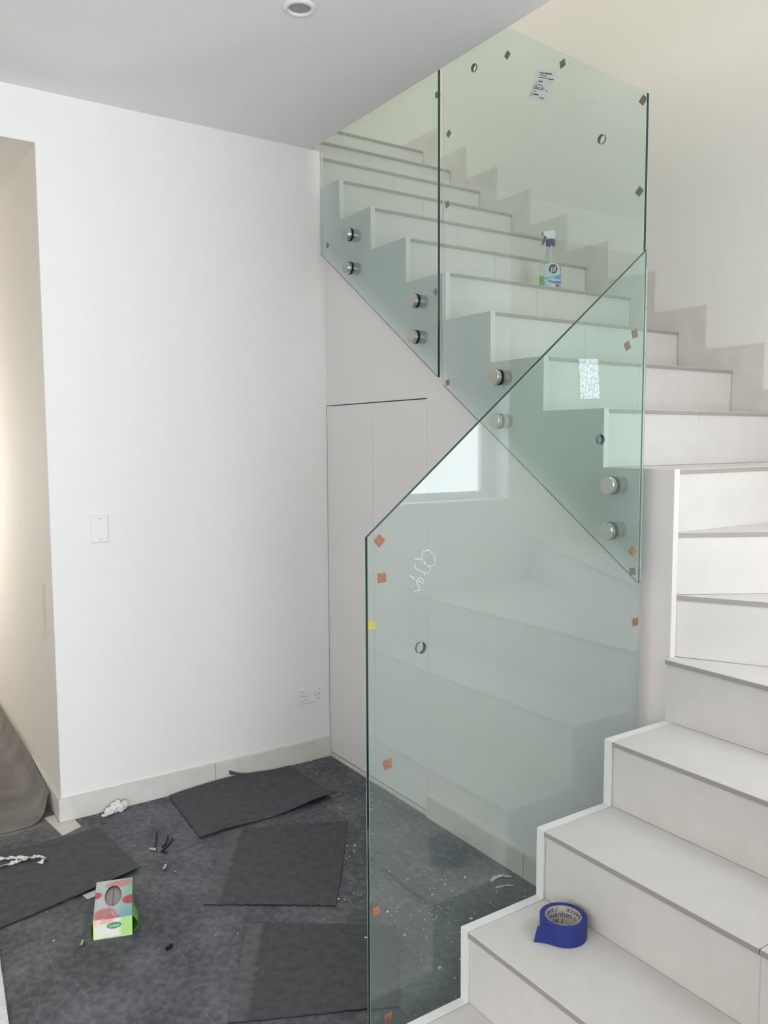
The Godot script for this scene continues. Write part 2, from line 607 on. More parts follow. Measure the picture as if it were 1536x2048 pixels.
	box(st, Vector3(-2.44, 1.0, -2.33), Vector3(-2.39, 1.03, -1.37))
	box(st, Vector3(-2.44, 1.67, -2.33), Vector3(-2.39, 1.7, -1.37))
	box(st, Vector3(-2.44, 1.03, -2.33), Vector3(-2.39, 1.67, -2.30))
	box(st, Vector3(-2.44, 1.03, -1.40), Vector3(-2.39, 1.67, -1.37))
	obj("window_frame", st, M.trim, hw)

	# ceilings; the slab stops at the stair void
	var c := struct("ceiling", "flat white ceiling ending in a straight edge at the stair void", "ceiling")
	part_box("ceiling_panel", Vector3(-3.6, CEIL, -0.1), Vector3(XE, UP, 7.05), M.ceiling, c)
	part_box("ceiling_panel", Vector3(-3.6, CEIL, -4.1), Vector3(0.0, UP, -0.1), M.ceiling, c)
	part_box("ceiling_panel", Vector3(XE, CEIL, ZW + 0.2), Vector3(WID + 0.15, UP, 7.05), M.ceiling, c)
	c = struct("ceiling_hall", "lower white ceiling of the hall at far left", "ceiling")
	part_box("ceiling_panel", Vector3(-2.5, HALL - 0.0006, -4.0), Vector3(XC, CEIL, -0.0015), M.cream, c)

	# upper storey
	w = struct("wall_upper", "cream walls and window of the upper storey above the stairs", "wall")
	part_box("wall_panel", Vector3(-3.6, UP, -3.4), Vector3(WID + 0.15, 5.8, -3.3), M.cream, w)
	part_box("wall_panel", Vector3(-3.6, UP, 6.9), Vector3(WID + 0.15, 5.8, 7.05), M.cream, w)
	part_box("wall_panel", Vector3(-3.6, UP, -3.4), Vector3(-3.5, 3.62, 7.05), M.cream, w)
	part_box("wall_panel", Vector3(-3.6, 5.38, -3.4), Vector3(-3.5, 5.8, 7.05), M.cream, w)
	part_box("wall_panel", Vector3(-3.6, 3.62, -3.4), Vector3(-3.5, 5.38, -1.53), M.cream, w)
	part_box("wall_panel", Vector3(-3.6, 3.62, 1.93), Vector3(-3.5, 5.38, 7.05), M.cream, w)
	part_box("wall_panel", Vector3(WID, UP, ZW + 0.2), Vector3(WID + 0.15, 5.8, 6.9), M.cream, w)
	var uw := struct("window_4", "wide window of the upper storey, outside the view", "window")
	part_box("window_pane", Vector3(-3.56, 3.66, -1.49), Vector3(-3.55, 5.34, 1.89), glow(Color(1.0, 0.97, 0.9), 0.5), uw)
	st = begin()
	box(st, Vector3(-3.58, 3.62, -1.53), Vector3(-3.51, 3.66, 1.93))
	box(st, Vector3(-3.58, 5.34, -1.53), Vector3(-3.51, 5.38, 1.93))
	box(st, Vector3(-3.58, 3.66, -1.53), Vector3(-3.51, 5.34, -1.49))
	box(st, Vector3(-3.58, 3.66, 1.89), Vector3(-3.51, 5.34, 1.93))
	obj("window_frame", st, M.trim, uw)
	c = struct("ceiling_upper", "white ceiling of the upper storey high above the stairs", "ceiling")
	part_box("ceiling_panel", Vector3(-3.6, 5.7, -3.4), Vector3(0.1, 5.85, 7.05), M.ceiling, c)
	part_box("ceiling_panel", Vector3(1.0, 5.7, -3.4), Vector3(WID + 0.15, 5.85, 7.05), M.ceiling, c)
	part_box("ceiling_panel", Vector3(0.1, 5.7, -3.4), Vector3(1.0, 5.85, -0.15), M.ceiling, c)
	part_box("ceiling_panel", Vector3(0.1, 5.7, 2.55), Vector3(1.0, 5.85, 7.05), M.ceiling, c)
	var sky := struct("window_6", "long skylight high above the upper flight, outside the view", "window")
	part_box("window_pane", Vector3(0.1, 5.78, -0.15), Vector3(1.0, 5.80, 2.55), glow(Color(1.0, 0.99, 0.97), 0.5), sky)

	# under-stair wall: stepped top, notch for the cupboard doors
	w = struct("wall_understair", "grey-white stepped wall under the upper flight", "wall")
	var p := PackedVector2Array([Vector2(0, 1.696), Vector2(0.79, 1.696), Vector2(0.79, 0), Vector2(ZS, 0), Vector2(ZS, yk(7))])
	for k in range(6, -1, -1):
		p.append(Vector2(zk(k), yk(k + 1)))
		p.append(Vector2(zk(k), yk(k)))
	p.append(Vector2(0, yk(0)))
	st = begin()
	extrude(st, p, Vector3.ZERO, Vector3(0, 0, 1), Vector3(0, 1, 0), Vector3(1, 0, 0), 0.0, 0.022)
	obj("wall_panel", st, M.door, w)
	for d in [[0.003, 0.3955, 1], [0.3985, 0.787, 2]]:
		var dr := struct("door_%d" % d[2], ["plain cupboard door under the stairs, beside the corner", "plain cupboard door under the stairs, behind the low glass panel"][d[2] - 1], "door")
		part_box("door_leaf", Vector3(0.0005, 0.022, d[0]), Vector3(0.02, 1.6915, d[1]), M.door, dr, 0.001)
	w = struct("trim_1", "dark recess behind the cupboard doors under the stairs", "trim")
	part_box("backing_board", Vector3(0.022, 0.0, 0.0), Vector3(0.03, 1.72, 0.80), M.gap, w)
	w = struct("trim_2", "thin pale threshold strip along the floor below the cupboard doors", "trim")
	part_box("threshold", Vector3(-0.006, 0.0, 0.012), Vector3(0.02, 0.017, 0.79), M.skirt, w, 0.002)

	# tile baseboards
	var b := struct("baseboard_left", "pale tile baseboard along the wall with the light switch", "baseboard")
	for s in [[XC - 0.012, -0.5965], [-0.5945, 0.0]]:
		part_box("baseboard_tile", Vector3(s[0], 0, 0.0), Vector3(s[1], 0.0965, 0.012), M.skirt, b, 0.0015)
	b = struct("baseboard_understair", "pale tile baseboard under the stairs behind the low glass panel", "baseboard")
	for s in [[0.792, 1.36], [1.362, ZS]]:
		part_box("baseboard_tile", Vector3(-0.012, 0, s[0]), Vector3(0, 0.092, s[1]), M.skirt, b, 0.0015)
	b = struct("baseboard_hall", "pale tile baseboard on the hall wall at far left", "baseboard")
	for s in [[-0.6, -0.001], [-1.2, -0.602], [-1.8, -1.202]]:
		part_box("baseboard_tile", Vector3(XC - 0.012, 0, s[0]), Vector3(XC, 0.0965, s[1]), M.skirt, b, 0.0015)


func _floor() -> void:
	var f := struct("floor", "floor under black scratched protective sheeting, with pale tile beneath", "floor")
	part_box("tile_bed", Vector3(-3.6, -0.2, -4.1), Vector3(WID + 0.15, -0.006, 7.05), M.skirt, f)
	# joined lengths of protective sheet, with narrow butt joints
	for s in [[-3.5, -2.402, -0.0, 0.78], [-2.4, -1.702, 0.0, 0.78], [-1.7, -0.1832, 0.0, 0.78], [-0.1822, 0.0, 0.0, 0.78],
			[-3.5, -2.202, 0.782, 6.9], [-2.2, -0.3752, 0.781, 6.9], [-0.374, 0.0, 0.782, ZS]]:
		var st := begin()
		var lo := Vector3(s[0], -0.006, s[2])
		var hi := Vector3(s[1], 0.0, s[3])
		box(st, lo, Vector3(hi.x, -0.0012, hi.z))
		var F := func(q: Vector2) -> Vector3: return Vector3(q.x, 0.0, q.y)
		var uvf := func(q: Vector2) -> Vector2: return (q + Vector2(2.4, 0.3)) / 2.4
		var r := PackedVector2Array([Vector2(lo.x, lo.z), Vector2(hi.x, lo.z), Vector2(hi.x, hi.z), Vector2(lo.x, hi.z)])
		flat(st, r, F, Vector3.UP, uvf)
		obj("protective_sheet", st, M.cover, f)
	part_box("protective_sheet", Vector3(-2.35, -0.006, -4.0), Vector3(XC, -0.001, -0.0), M.paper_floor, f)


# ------------------------------------------------------------------ stairs
func _stairs() -> void:
	var s := thing("staircase", "pale tiled staircase turning through three winders behind the glass", "staircase")
	var fu := struct("floor_upper", "pale tiled upper floor where the stairs arrive", "floor")
	var sk := struct("baseboard_far", "stepped pale tile skirting climbing the far wall of the stairs", "baseboard")
	var x0 := 0.0235
	var x1 := WID - 0.012
	# upper flight
	for k in range(-3, 8):
		var left := x0 if k >= 0 else 0.001
		for q in [[left, JOINT - 0.001], [JOINT + 0.001, x1]]:
			var back := zk(k - 1) - 0.012 if k > -3 else -3.3
			if k == -3:
				part_box("floor_tile", Vector3(q[0], yk(k) - 0.012, back), Vector3(q[1], yk(k), zk(k) - 0.001), M.tile, fu, 0.001)
			else:
				part_box("tread_tile", Vector3(q[0], yk(k) - 0.012, back), Vector3(q[1], yk(k) - (0.0006 if k >= 0 else 0.0), zk(k) - 0.001), M.tile, s, 0.001)
			part_box("riser_tile", Vector3(q[0], yk(k + 1), zk(k) - 0.016), Vector3(q[1], yk(k) - 0.0125, zk(k) - 0.005), M.tile, s, 0.001)
			part_box("nosing_trim", Vector3(q[0], yk(k) - 0.0135, zk(k) - 0.006), Vector3(q[1], yk(k) - 0.002, zk(k) + 0.0004), M.nosing, s)
		part_box("grout_joint", Vector3(JOINT - 0.001, yk(k + 1), zk(k) - 0.012), Vector3(JOINT + 0.001, yk(k) - 0.0125, zk(k) - 0.0056), M.grout, s)
	# winders: treads f, e, d round the newel corner
	var piv := Vector2(0.0225, ZS - 0.002)
	var zf := piv.y + (x1 - piv.x) * tan(deg_to_rad(30.0))
	var xe := piv.x + (ZW - 0.003 - piv.y) / tan(deg_to_rad(61.0))
	var g1 := Vector2(x1, zk(7) - 0.012)
	var polys := [
		[8, PackedVector2Array([Vector2(piv.x, zk(7) - 0.014), g1, Vector2(x1, zf), piv])],
		[9, PackedVector2Array([piv, Vector2(x1, zf - 0.012), Vector2(x1, ZW - 0.003), Vector2(xe, ZW - 0.003)])],
		[10, PackedVector2Array([Vector2(-0.0214, ZS), piv, Vector2(xe + 0.01, ZW - 0.003), Vector2(-0.0214, ZW - 0.003)])]]
	for w in polys:
		var st := begin()
		extrude(st, w[1], Vector3.ZERO, Vector3(1, 0, 0), Vector3(0, 0, 1), Vector3(0, 1, 0), yk(w[0]) - 0.012, yk(w[0]))
		obj("tread_tile", st, M.tile, s)
	for e in [[8, piv, Vector2(x1, zf)], [9, piv, Vector2(xe, ZW - 0.003)]]:
		var d: Vector2 = (e[2] - e[1]).normalized()
		var n := Vector2(-d.y, d.x)     # towards the foot of the stair
		if n.y < 0:
			n = -n
		var far: float = (e[2] - e[1]).length() - 0.012
		var t := Transform3D(Basis(Vector3(d.x, 0, d.y), Vector3.UP, Vector3(d.x, 0, d.y).cross(Vector3.UP)), Vector3(e[1].x, 0, e[1].y))
		var sgn := signf(Vector2(t.basis.z.x, t.basis.z.z).dot(n))
		var za := minf(-0.012 * sgn, -0.002 * sgn)
		var zb := maxf(-0.012 * sgn, -0.002 * sgn)
		var st := begin()
		box(st, Vector3(0.0, yk(e[0] + 1), za), Vector3(far, yk(e[0]) - 0.0125, zb), 0.001, t)
		obj("riser_tile", st, M.tile, s)
		st = begin()
		box(st, Vector3(0.0, yk(e[0]) - 0.0135, minf(-0.004 * sgn, 0.002 * sgn)), Vector3(far, yk(e[0]) - 0.001, maxf(-0.004 * sgn, 0.002 * sgn)), 0.0, t)
		obj("nosing_trim", st, M.nosing, s)
	# lower flight
	var xs := [-0.0214, -0.2668, -0.5123, -0.7577, -1.0031]
	for j in 5:
		var k := 10 + j
		var y := yk(k) if j < 5 else 0.0
		var yb := yk(k + 1) if j < 4 else 0.0
		for q in [[ZS + (0.0265 if j > 0 else 0.0), 2.54], [2.542, ZW - 0.003]]:
			if j > 0:
				part_box("tread_tile", Vector3(xs[j] + 0.001, y - 0.012, q[0]), Vector3(xs[j - 1] + 0.012, y - 0.0006, q[1]), M.tile, s, 0.001)
			part_box("riser_tile", Vector3(xs[j] + 0.005, yb, q[0]), Vector3(xs[j] + 0.016, y - 0.0125, q[1]), M.tile, s, 0.001)
			part_box("nosing_trim", Vector3(xs[j] - 0.0004, y - 0.0135, q[0]), Vector3(xs[j] + 0.006, y - 0.002, q[1]), M.nosing, s)
		part_box("grout_joint", Vector3(xs[j] + 0.0056, yb, 2.54), Vector3(xs[j] + 0.012, y - 0.0125, 2.542), M.grout, s)
	# white stringer of the lower flight
	var p := PackedVector2Array([Vector2(0.0, 0.0)])
	p.append(Vector2(0.0, yk(11)))
	for j in range(1, 5):
		p.append(Vector2(xs[j], yk(10 + j)))
		p.append(Vector2(xs[j], yk(11 + j) if j < 4 else 0.0))
	var st2 := begin()
	extrude(st2, p, Vector3.ZERO, Vector3(1, 0, 0), Vector3(0, 1, 0), Vector3(0, 0, 1), ZS, ZS + 0.0245)
	obj("stringer", st2, M.trim, s)
	# stepped skirting tiles on the far wall
	for k in range(-3, 8):
		var a := zk(k - 1) + 0.128
		var b := zk(k) + 0.128
		if k == -3:
			a = -3.3
		var poly := PackedVector2Array([Vector2(a, yk(k)), Vector2(zk(k) - 0.0045, yk(k)), Vector2(zk(k) - 0.0045, yk(k + 1)), Vector2(b, yk(k + 1)), Vector2(b, yk(k) + 0.092), Vector2(a, yk(k) + 0.092)])
		var st := begin()
		extrude(st, poly, Vector3.ZERO, Vector3(0, 0, 1), Vector3(0, 1, 0), Vector3(1, 0, 0), WID - 0.0115, WID)
		obj("skirting_tile", st, M.skirt, sk)
	part_box("skirting_tile", Vector3(WID - 0.0115, yk(8), zk(7) + 0.129), Vector3(WID, yk(8) + 0.1, ZW), M.skirt, sk)


# ------------------------------------------------------------------ glass
const HOLE := 0.0135
const T := 0.012

func _panel(root: Node3D, poly: PackedVector2Array, holes: Array, U: Vector3, V: Vector3, W: Vector3, clear: int, pale: bool) -> void:
	# poly in the panel's plane; the front face at W = 0, the back at W = -T
	var st := begin()
	for piece in holed(poly, holes):
		var F := func(q: Vector2) -> Vector3: return U * q.x + V * q.y
		var B := func(q: Vector2) -> Vector3: return U * q.x + V * q.y - W * T
		flat(st, piece, F, W)
		flat(st, piece, B, -W)
	obj("pane", st, M.pane, root)
	st = begin()
	# the edge that faces away is clear: one looks through it from inside the sheet
	sides(st, poly, Vector3.ZERO, U, V, W, -T + 0.0012, -0.0012, false, [clear])
	obj("polished_edge", st, M.edge, root)
	st = begin()
	for w in [[-0.0012, 0.0], [-T, -T + 0.0012]]:
		sides(st, poly, Vector3.ZERO, U, V, W, w[0], w[1], false, [] if pale else [clear])
	obj("arris", st, M.arris, root)
	if not pale:
		var only := range(poly.size())
		only.erase(clear)
		st = begin()
		for w in [[-0.0012, 0.0], [-T, -T + 0.0012]]:
			sides(st, poly, Vector3.ZERO, U, V, W, w[0], w[1], false, only)
		obj("arris", st, M.edge, root)
	for h in holes:
		st = begin()
		sides(st, circle(h[0], h[1]), Vector3.ZERO, U, V, W, -T, 0.0, true)
		obj("drilled_hole", st, M.hole, root)


func _pad(root: Node3D, at: Vector2, turn: float, U: Vector3, V: Vector3, W: Vector3, back := false, size := 0.021) -> void:
	var st := begin()
	var c := Vector2(cos(turn), sin(turn))
	var t := Transform3D(Basis(U * c.x + V * c.y, V * c.x - U * c.y, W), U * at.x + V * at.y + W * (-T - 0.0034 if back else 0.0002))
	box(st, Vector3(-size / 2, -size / 2, 0), Vector3(size / 2, size / 2, 0.003), 0.0006, t)
	obj("cork_pad", st, M.cork, root)


func _glass() -> void:
	# upper panels: plane x = -0.05, coordinates (z, y); W points into the room
	var U := Vector3(0, 0, 1)
	var V := Vector3(0, 1, 0)
	var W := Vector3(-1, 0, 0)
	var a := thing("glass_balustrade", "clear green-tinted glass panel farthest up the stairs, beside the white wall", "glass balustrade", Vector3(-0.05, 0, 0))
	_panel(a, PackedVector2Array([Vector2(0.053, 2.375), Vector2(0.924, 1.765), Vector2(0.924, 3.12), Vector2(0.053, 3.73)]), [], U, V, W, 3, false)
	_pad(a, Vector2(0.102, 2.408), 0.75, U, V, W, true)
	_pad(a, Vector2(0.902, 2.082), 0.8, U, V, W, true)
	_pad(a, Vector2(0.911, 2.786), 0.15, U, V, W, true)
	var b := thing("glass_balustrade", "clear green-tinted glass panel with a white printed label near its top", "glass balustrade", Vector3(-0.05, 0, 0))
	_panel(b, PackedVector2Array([Vector2(0.954, 1.736), Vector2(1.856, 1.119), Vector2(1.856, 2.469), Vector2(0.954, 3.104)]), [[Vector2(1.125, 2.801), HOLE], [Vector2(1.698, 2.394), HOLE]], U, V, W, 3, true)
	for q in [[0.979, 2.628, 0.7], [0.971, 2.382, 0.3], [0.975, 1.742, 0.1], [1.287, 2.783, 0.7], [1.534, 2.665, 0.2], [1.838, 2.457, 0.75], [1.832, 2.215, 0.8], [1.83, 1.150, 0.15]]:
		_pad(b, Vector2(q[0], q[1]), q[2], U, V, W, true)
	_glass_label(b, U, V, W)

	# low panel: plane z = 1.887, coordinates (x, y); W towards the viewer
	U = Vector3(1, 0, 0)
	W = Vector3(0, 0, 1)
	var c := thing("glass_balustrade", "large clear glass panel beside the lower flight, with white handwriting", "glass balustrade", Vector3(0, 0, 1.8865))
	_panel(c, PackedVector2Array([Vector2(-0.979, 0.0), Vector2(-0.80, 0.0), Vector2(-0.066, 0.56), Vector2(-0.066, 2.045), Vector2(-0.979, 1.318)]), [[Vector2(-0.8335, 1.051), HOLE], [Vector2(-0.240, 1.529), HOLE]], U, V, W, 2, true)
	for q in [[-0.949, 1.309, 0.75], [-0.943, 1.226, 0.03], [-0.930, 0.797, 0.1], [-0.963, 0.460, 0.1], [-0.931, 0.188, 0.08], [-0.106, 1.220, 0.8], [-0.088, 1.017, 0.05], [-0.105, 1.816, 0.3], [-0.134, 1.782, 0.5]]:
		_pad(c, Vector2(q[0], q[1]), q[2], U, V, W, q[1] > 1.5)
	var st := begin()
	box(st, Vector3(-0.979, 1.113, 0.0002), Vector3(-0.961, 1.132, 0.001), 0.0003)
	var ys := obj("sticker", st, mat(Color(0.70, 0.66, 0.27), 0.7), c)
	ys.set_meta("label", "yellow square sticker")
	# handwriting in white marker: thin strokes lying on the glass
	st = begin()
	for stroke in [
			[Vector2(-0.815, 1.277), Vector2(-0.829, 1.276), Vector2(-0.834, 1.261), Vector2(-0.825, 1.247), Vector2(-0.808, 1.24), Vector2(-0.796, 1.241), Vector2(-0.794, 1.254), Vector2(-0.799, 1.265), Vector2(-0.808, 1.274), Vector2(-0.815, 1.279)],
			[Vector2(-0.852, 1.26), Vector2(-0.84, 1.26), Vector2(-0.821, 1.248), Vector2(-0.809, 1.234), Vector2(-0.812, 1.226), Vector2(-0.823, 1.225), Vector2(-0.84, 1.233), Vector2(-0.85, 1.238), Vector2(-0.852, 1.246)],
			[Vector2(-0.822, 1.22), Vector2(-0.827, 1.226)],
			[Vector2(-0.867, 1.224), Vector2(-0.851, 1.213), Vector2(-0.836, 1.216), Vector2(-0.827, 1.208), Vector2(-0.829, 1.201), Vector2(-0.84, 1.208), Vector2(-0.849, 1.214), Vector2(-0.842, 1.196), Vector2(-0.837, 1.186), Vector2(-0.847, 1.187), Vector2(-0.856, 1.184)]]:
		_stroke(st, stroke, 0.0019, 0.0004)
	var hw := obj("handwriting", st, mat(Color(0.80, 0.82, 0.815), 0.7), c)
	hw.set_meta("label", "white marker handwriting")
	# crinkled clear film stuck on the glass
	st = begin()
	var nx := 26
	var ny := 34
	var f := FastNoiseLite.new()
	f.seed = 77
	f.frequency = 0.16
	var G := func(i: int, j: int) -> Vector3:
		var u := float(i) / nx
		var v := float(j) / ny
		return Vector3(lerpf(-0.333, -0.262, u) + 0.008 * v, lerpf(1.736, 1.634, v) + 0.003 * u, 0.0036 + 0.0034 * f.get_noise_2d(i * 1.7, j * 1.7))
	for i in nx:
		for j in ny:
			var q := [G.call(i, j), G.call(i + 1, j), G.call(i + 1, j + 1), G.call(i, j + 1)]
			for tr in [[0, 1, 2], [0, 2, 3]]:
				var n: Vector3 = (q[tr[1]] - q[tr[0]]).cross(q[tr[2]] - q[tr[0]]).normalized()
				var w := [Vector2(i, j), Vector2(i + 1, j), Vector2(i + 1, j + 1), Vector2(i, j + 1)]
				var s := Vector2(1.0 / nx, 1.0 / ny)
				tri(st, q[tr[0]], q[tr[1]], q[tr[2]], n * signf(n.z), w[tr[0]] * s, w[tr[1]] * s, w[tr[2]] * s)
	var fm := mat(Color.WHITE, 0.3, 0.0, 0.9)
	fm.albedo_texture = noise_tex(128, 0.07, Color(0.84, 0.91, 0.93, 0.12), Color(0.95, 0.98, 0.99, 0.80), 78, 3)
	fm.transparency = BaseMaterial3D.TRANSPARENCY_ALPHA
	var fo := obj("film_patch", st, fm, c)
	fo.set_meta("label", "crinkled clear film patch")


func _stroke(st: SurfaceTool, p: Array, w: float, lift: float) -> void:
	for i in p.size() - 1:
		var d: Vector2 = (p[i + 1] - p[i]).normalized()
		var n := Vector2(-d.y, d.x) * w / 2
		var a: Vector2 = p[i] - d * w * 0.3
		var b: Vector2 = p[i + 1] + d * w * 0.3
		quad(st, Vector3(a.x + n.x, a.y + n.y, lift), Vector3(b.x + n.x, b.y + n.y, lift), Vector3(b.x - n.x, b.y - n.y, lift), Vector3(a.x - n.x, a.y - n.y, lift), Vector3(0, 0, 1))


func _glass_label(root: Node3D, U: Vector3, V: Vector3, W: Vector3) -> void:
	var d := Vector2(0.075, -0.036).normalized()
	var e := Vector2(d.y, -d.x)     # down the label
	if e.y > 0:
		e = -e
	var o := Vector2(1.432, 2.684)
	var F := func(x: float, y: float, l: float) -> Vector3:
		var q := o + d * x + e * y
		return U * q.x + V * q.y + W * (0.0004 + l)
	var st := begin()
	quad(st, F.call(0, 0, 0), F.call(0.092, 0, 0), F.call(0.092, 0.085, 0), F.call(0, 0.085, 0), W)
	var lm := mat(Color(0.86, 0.86, 0.87, 0.75), 0.5)
	lm.transparency = BaseMaterial3D.TRANSPARENCY_ALPHA
	var lab := obj("printed_label", st, lm, root)
	lab.set_meta("label", "white printed label with rows of small black type")
	st = begin()
	for r in [[0.020, 0.006, 0.022, 0.003], [0.044, 0.005, 0.034, 0.0035], [0.020, 0.0125, 0.016, 0.0022], [0.038, 0.0125, 0.022, 0.0022], [0.020, 0.019, 0.042, 0.002], [0.066, 0.019, 0.026, 0.0028], [0.014, 0.0335, 0.006, 0.002], [0.026, 0.0405, 0.026, 0.0022], [0.016, 0.0405, 0.006, 0.0022], [0.008, 0.060, 0.006, 0.002], [0.018, 0.060, 0.012, 0.002], [0.006, 0.067, 0.010, 0.002], [0.018, 0.067, 0.026, 0.0036], [0.006, 0.073, 0.010, 0.002], [0.068, 0.052, 0.010, 0.002], [0.050, 0.074, 0.024, 0.0026]]:
		# each row of type as separate small words
		var x: float = r[0]
		while x < r[0] + r[2] - 0.001:
			var wl := minf(rng.randf_range(0.0012, 0.003), r[0] + r[2] - x)
			quad(st, F.call(x, r[1], 0.0003), F.call(x + wl, r[1], 0.0003), F.call(x + wl, r[1] + r[3], 0.0003), F.call(x, r[1] + r[3], 0.0003), W)
			x += wl + 0.0006
	obj("small_type", st, M.ink, lab)
	var G := func(x: float, y: float, l: float) -> Vector3: return F.call(0.034 + x, 0.0505 - y, 0.0003 + l)
	text_mesh("1288x2287", 0.0115, G, M.ink, "large_type", lab)
	var H := func(x: float, y: float, l: float) -> Vector3: return F.call(0.034 + x, 0.031 - y, 0.0003 + l)
	text_mesh("16848", 0.0075, H, M.ink, "small_code", lab)


func _standoffs() -> void:
	var where := [
		["upper round steel glass fixing highest on the farthest panel", 0.302, 2.413], ["round steel glass fixing below the highest one on the farthest panel", 0.300, 2.273],
		["third round steel glass fixing down, right side of the farthest panel", 0.783, 2.065], ["round steel glass fixing lowest on the farthest panel", 0.780, 1.929],
		["round steel glass fixing above the sloping edge of the low panel", 1.259, 1.742], ["round steel glass fixing seen hazily under the low panel's sloping edge", 1.258, 1.594],
		["large round steel glass fixing nearest the winders, upper of the pair", 1.754, 1.395], ["large round steel glass fixing nearest the winders, lower of the pair", 1.751, 1.261]]
	var first: Node3D = null
	for w in where:
		var at := Vector3(-0.05, w[2], w[1])
		if first == null:
			first = thing("glass_standoff", w[0], "standoff", at, "round steel standoffs holding the glass")
			var t := Transform3D(Basis(Vector3(0, 1, 0), Vector3(-1, 0, 0), Vector3(0, 0, 1)), Vector3.ZERO)
			var st := begin()
			lathe(st, [Vector2(0.0255, 0.003), Vector2(0.0262, 0.005), Vector2(0.0262, 0.0185), Vector2(0.0252, 0.0205)], t, 40)
			obj("cap_rim", st, M.chrome, first)
			st = begin()
			lathe(st, [Vector2(0.0252, 0.0205), Vector2(0.0001, 0.0205)], t, 40)
			obj("cap_face", st, M.steel, first)
			st = begin()
			lathe(st, [Vector2(0.0001, 0.0003), Vector2(0.0272, 0.0003), Vector2(0.0272, 0.0035), Vector2(0.0255, 0.0035)], t, 40)
			lathe(st, [Vector2(0.0001, -0.0145), Vector2(0.0265, -0.0145), Vector2(0.0265, -0.0123), Vector2(0.0001, -0.0123)], t, 40)
			obj("rubber_gasket", st, M.rubber, first)
			st = begin()
			lathe(st, [Vector2(0.0001, -0.0498), Vector2(0.0255, -0.0498), Vector2(0.0255, -0.0148), Vector2(0.0001, -0.0148)], t, 40)
			obj("barrel", st, M.steel, first)
		else:
			var c := first.duplicate()
			c.name = numbered("glass_standoff")
			add_child(c)
			c.position = at
			tag(c, w[0], "standoff", "round steel standoffs holding the glass")


# ------------------------------------------------------------------ fittings on wall and ceiling
func rounded(w: float, h: float, r: float, n := 6) -> PackedVector2Array:
	var p := PackedVector2Array()
	for q in [[1, 1, 0.0], [-1, 1, PI / 2], [-1, -1, PI], [1, -1, 1.5 * PI]]:
		for i in n + 1:
			var a: float = q[2] + PI / 2 * i / n
			p.append(Vector2(q[0] * (w / 2 - r) + cos(a) * r, q[1] * (h / 2 - r) + sin(a) * r))
	return p

func _plate(st: SurfaceTool, w: float, h: float, r: float, z0: float, z1: float, bev := 0.0015) -> void:
	var a := rounded(w, h, r)
	var b := rounded(w - 2 * bev, h - 2 * bev, r - bev)
	sides(st, a, Vector3.ZERO, Vector3.RIGHT, Vector3.UP, Vector3.BACK, z0, z1 - bev)
	for i in a.size():
		var j := (i + 1) % a.size()
		var m := (a[i] + a[j]).normalized()
		quad(st, Vector3(a[i].x, a[i].y, z1 - bev), Vector3(a[j].x, a[j].y, z1 - bev), Vector3(b[j].x, b[j].y, z1), Vector3(b[i].x, b[i].y, z1), Vector3(m.x, m.y, 1).normalized())
	flat(st, b, func(q: Vector2) -> Vector3: return Vector3(q.x, q.y, z1), Vector3.BACK)

func _disc(st: SurfaceTool, c: Vector2, r: float, z0: float, z1: float, ry := -1.0) -> void:
	extrude(st, circle(c, r, 16, ry), Vector3.ZERO, Vector3.RIGHT, Vector3.UP, Vector3.BACK, z0, z1)

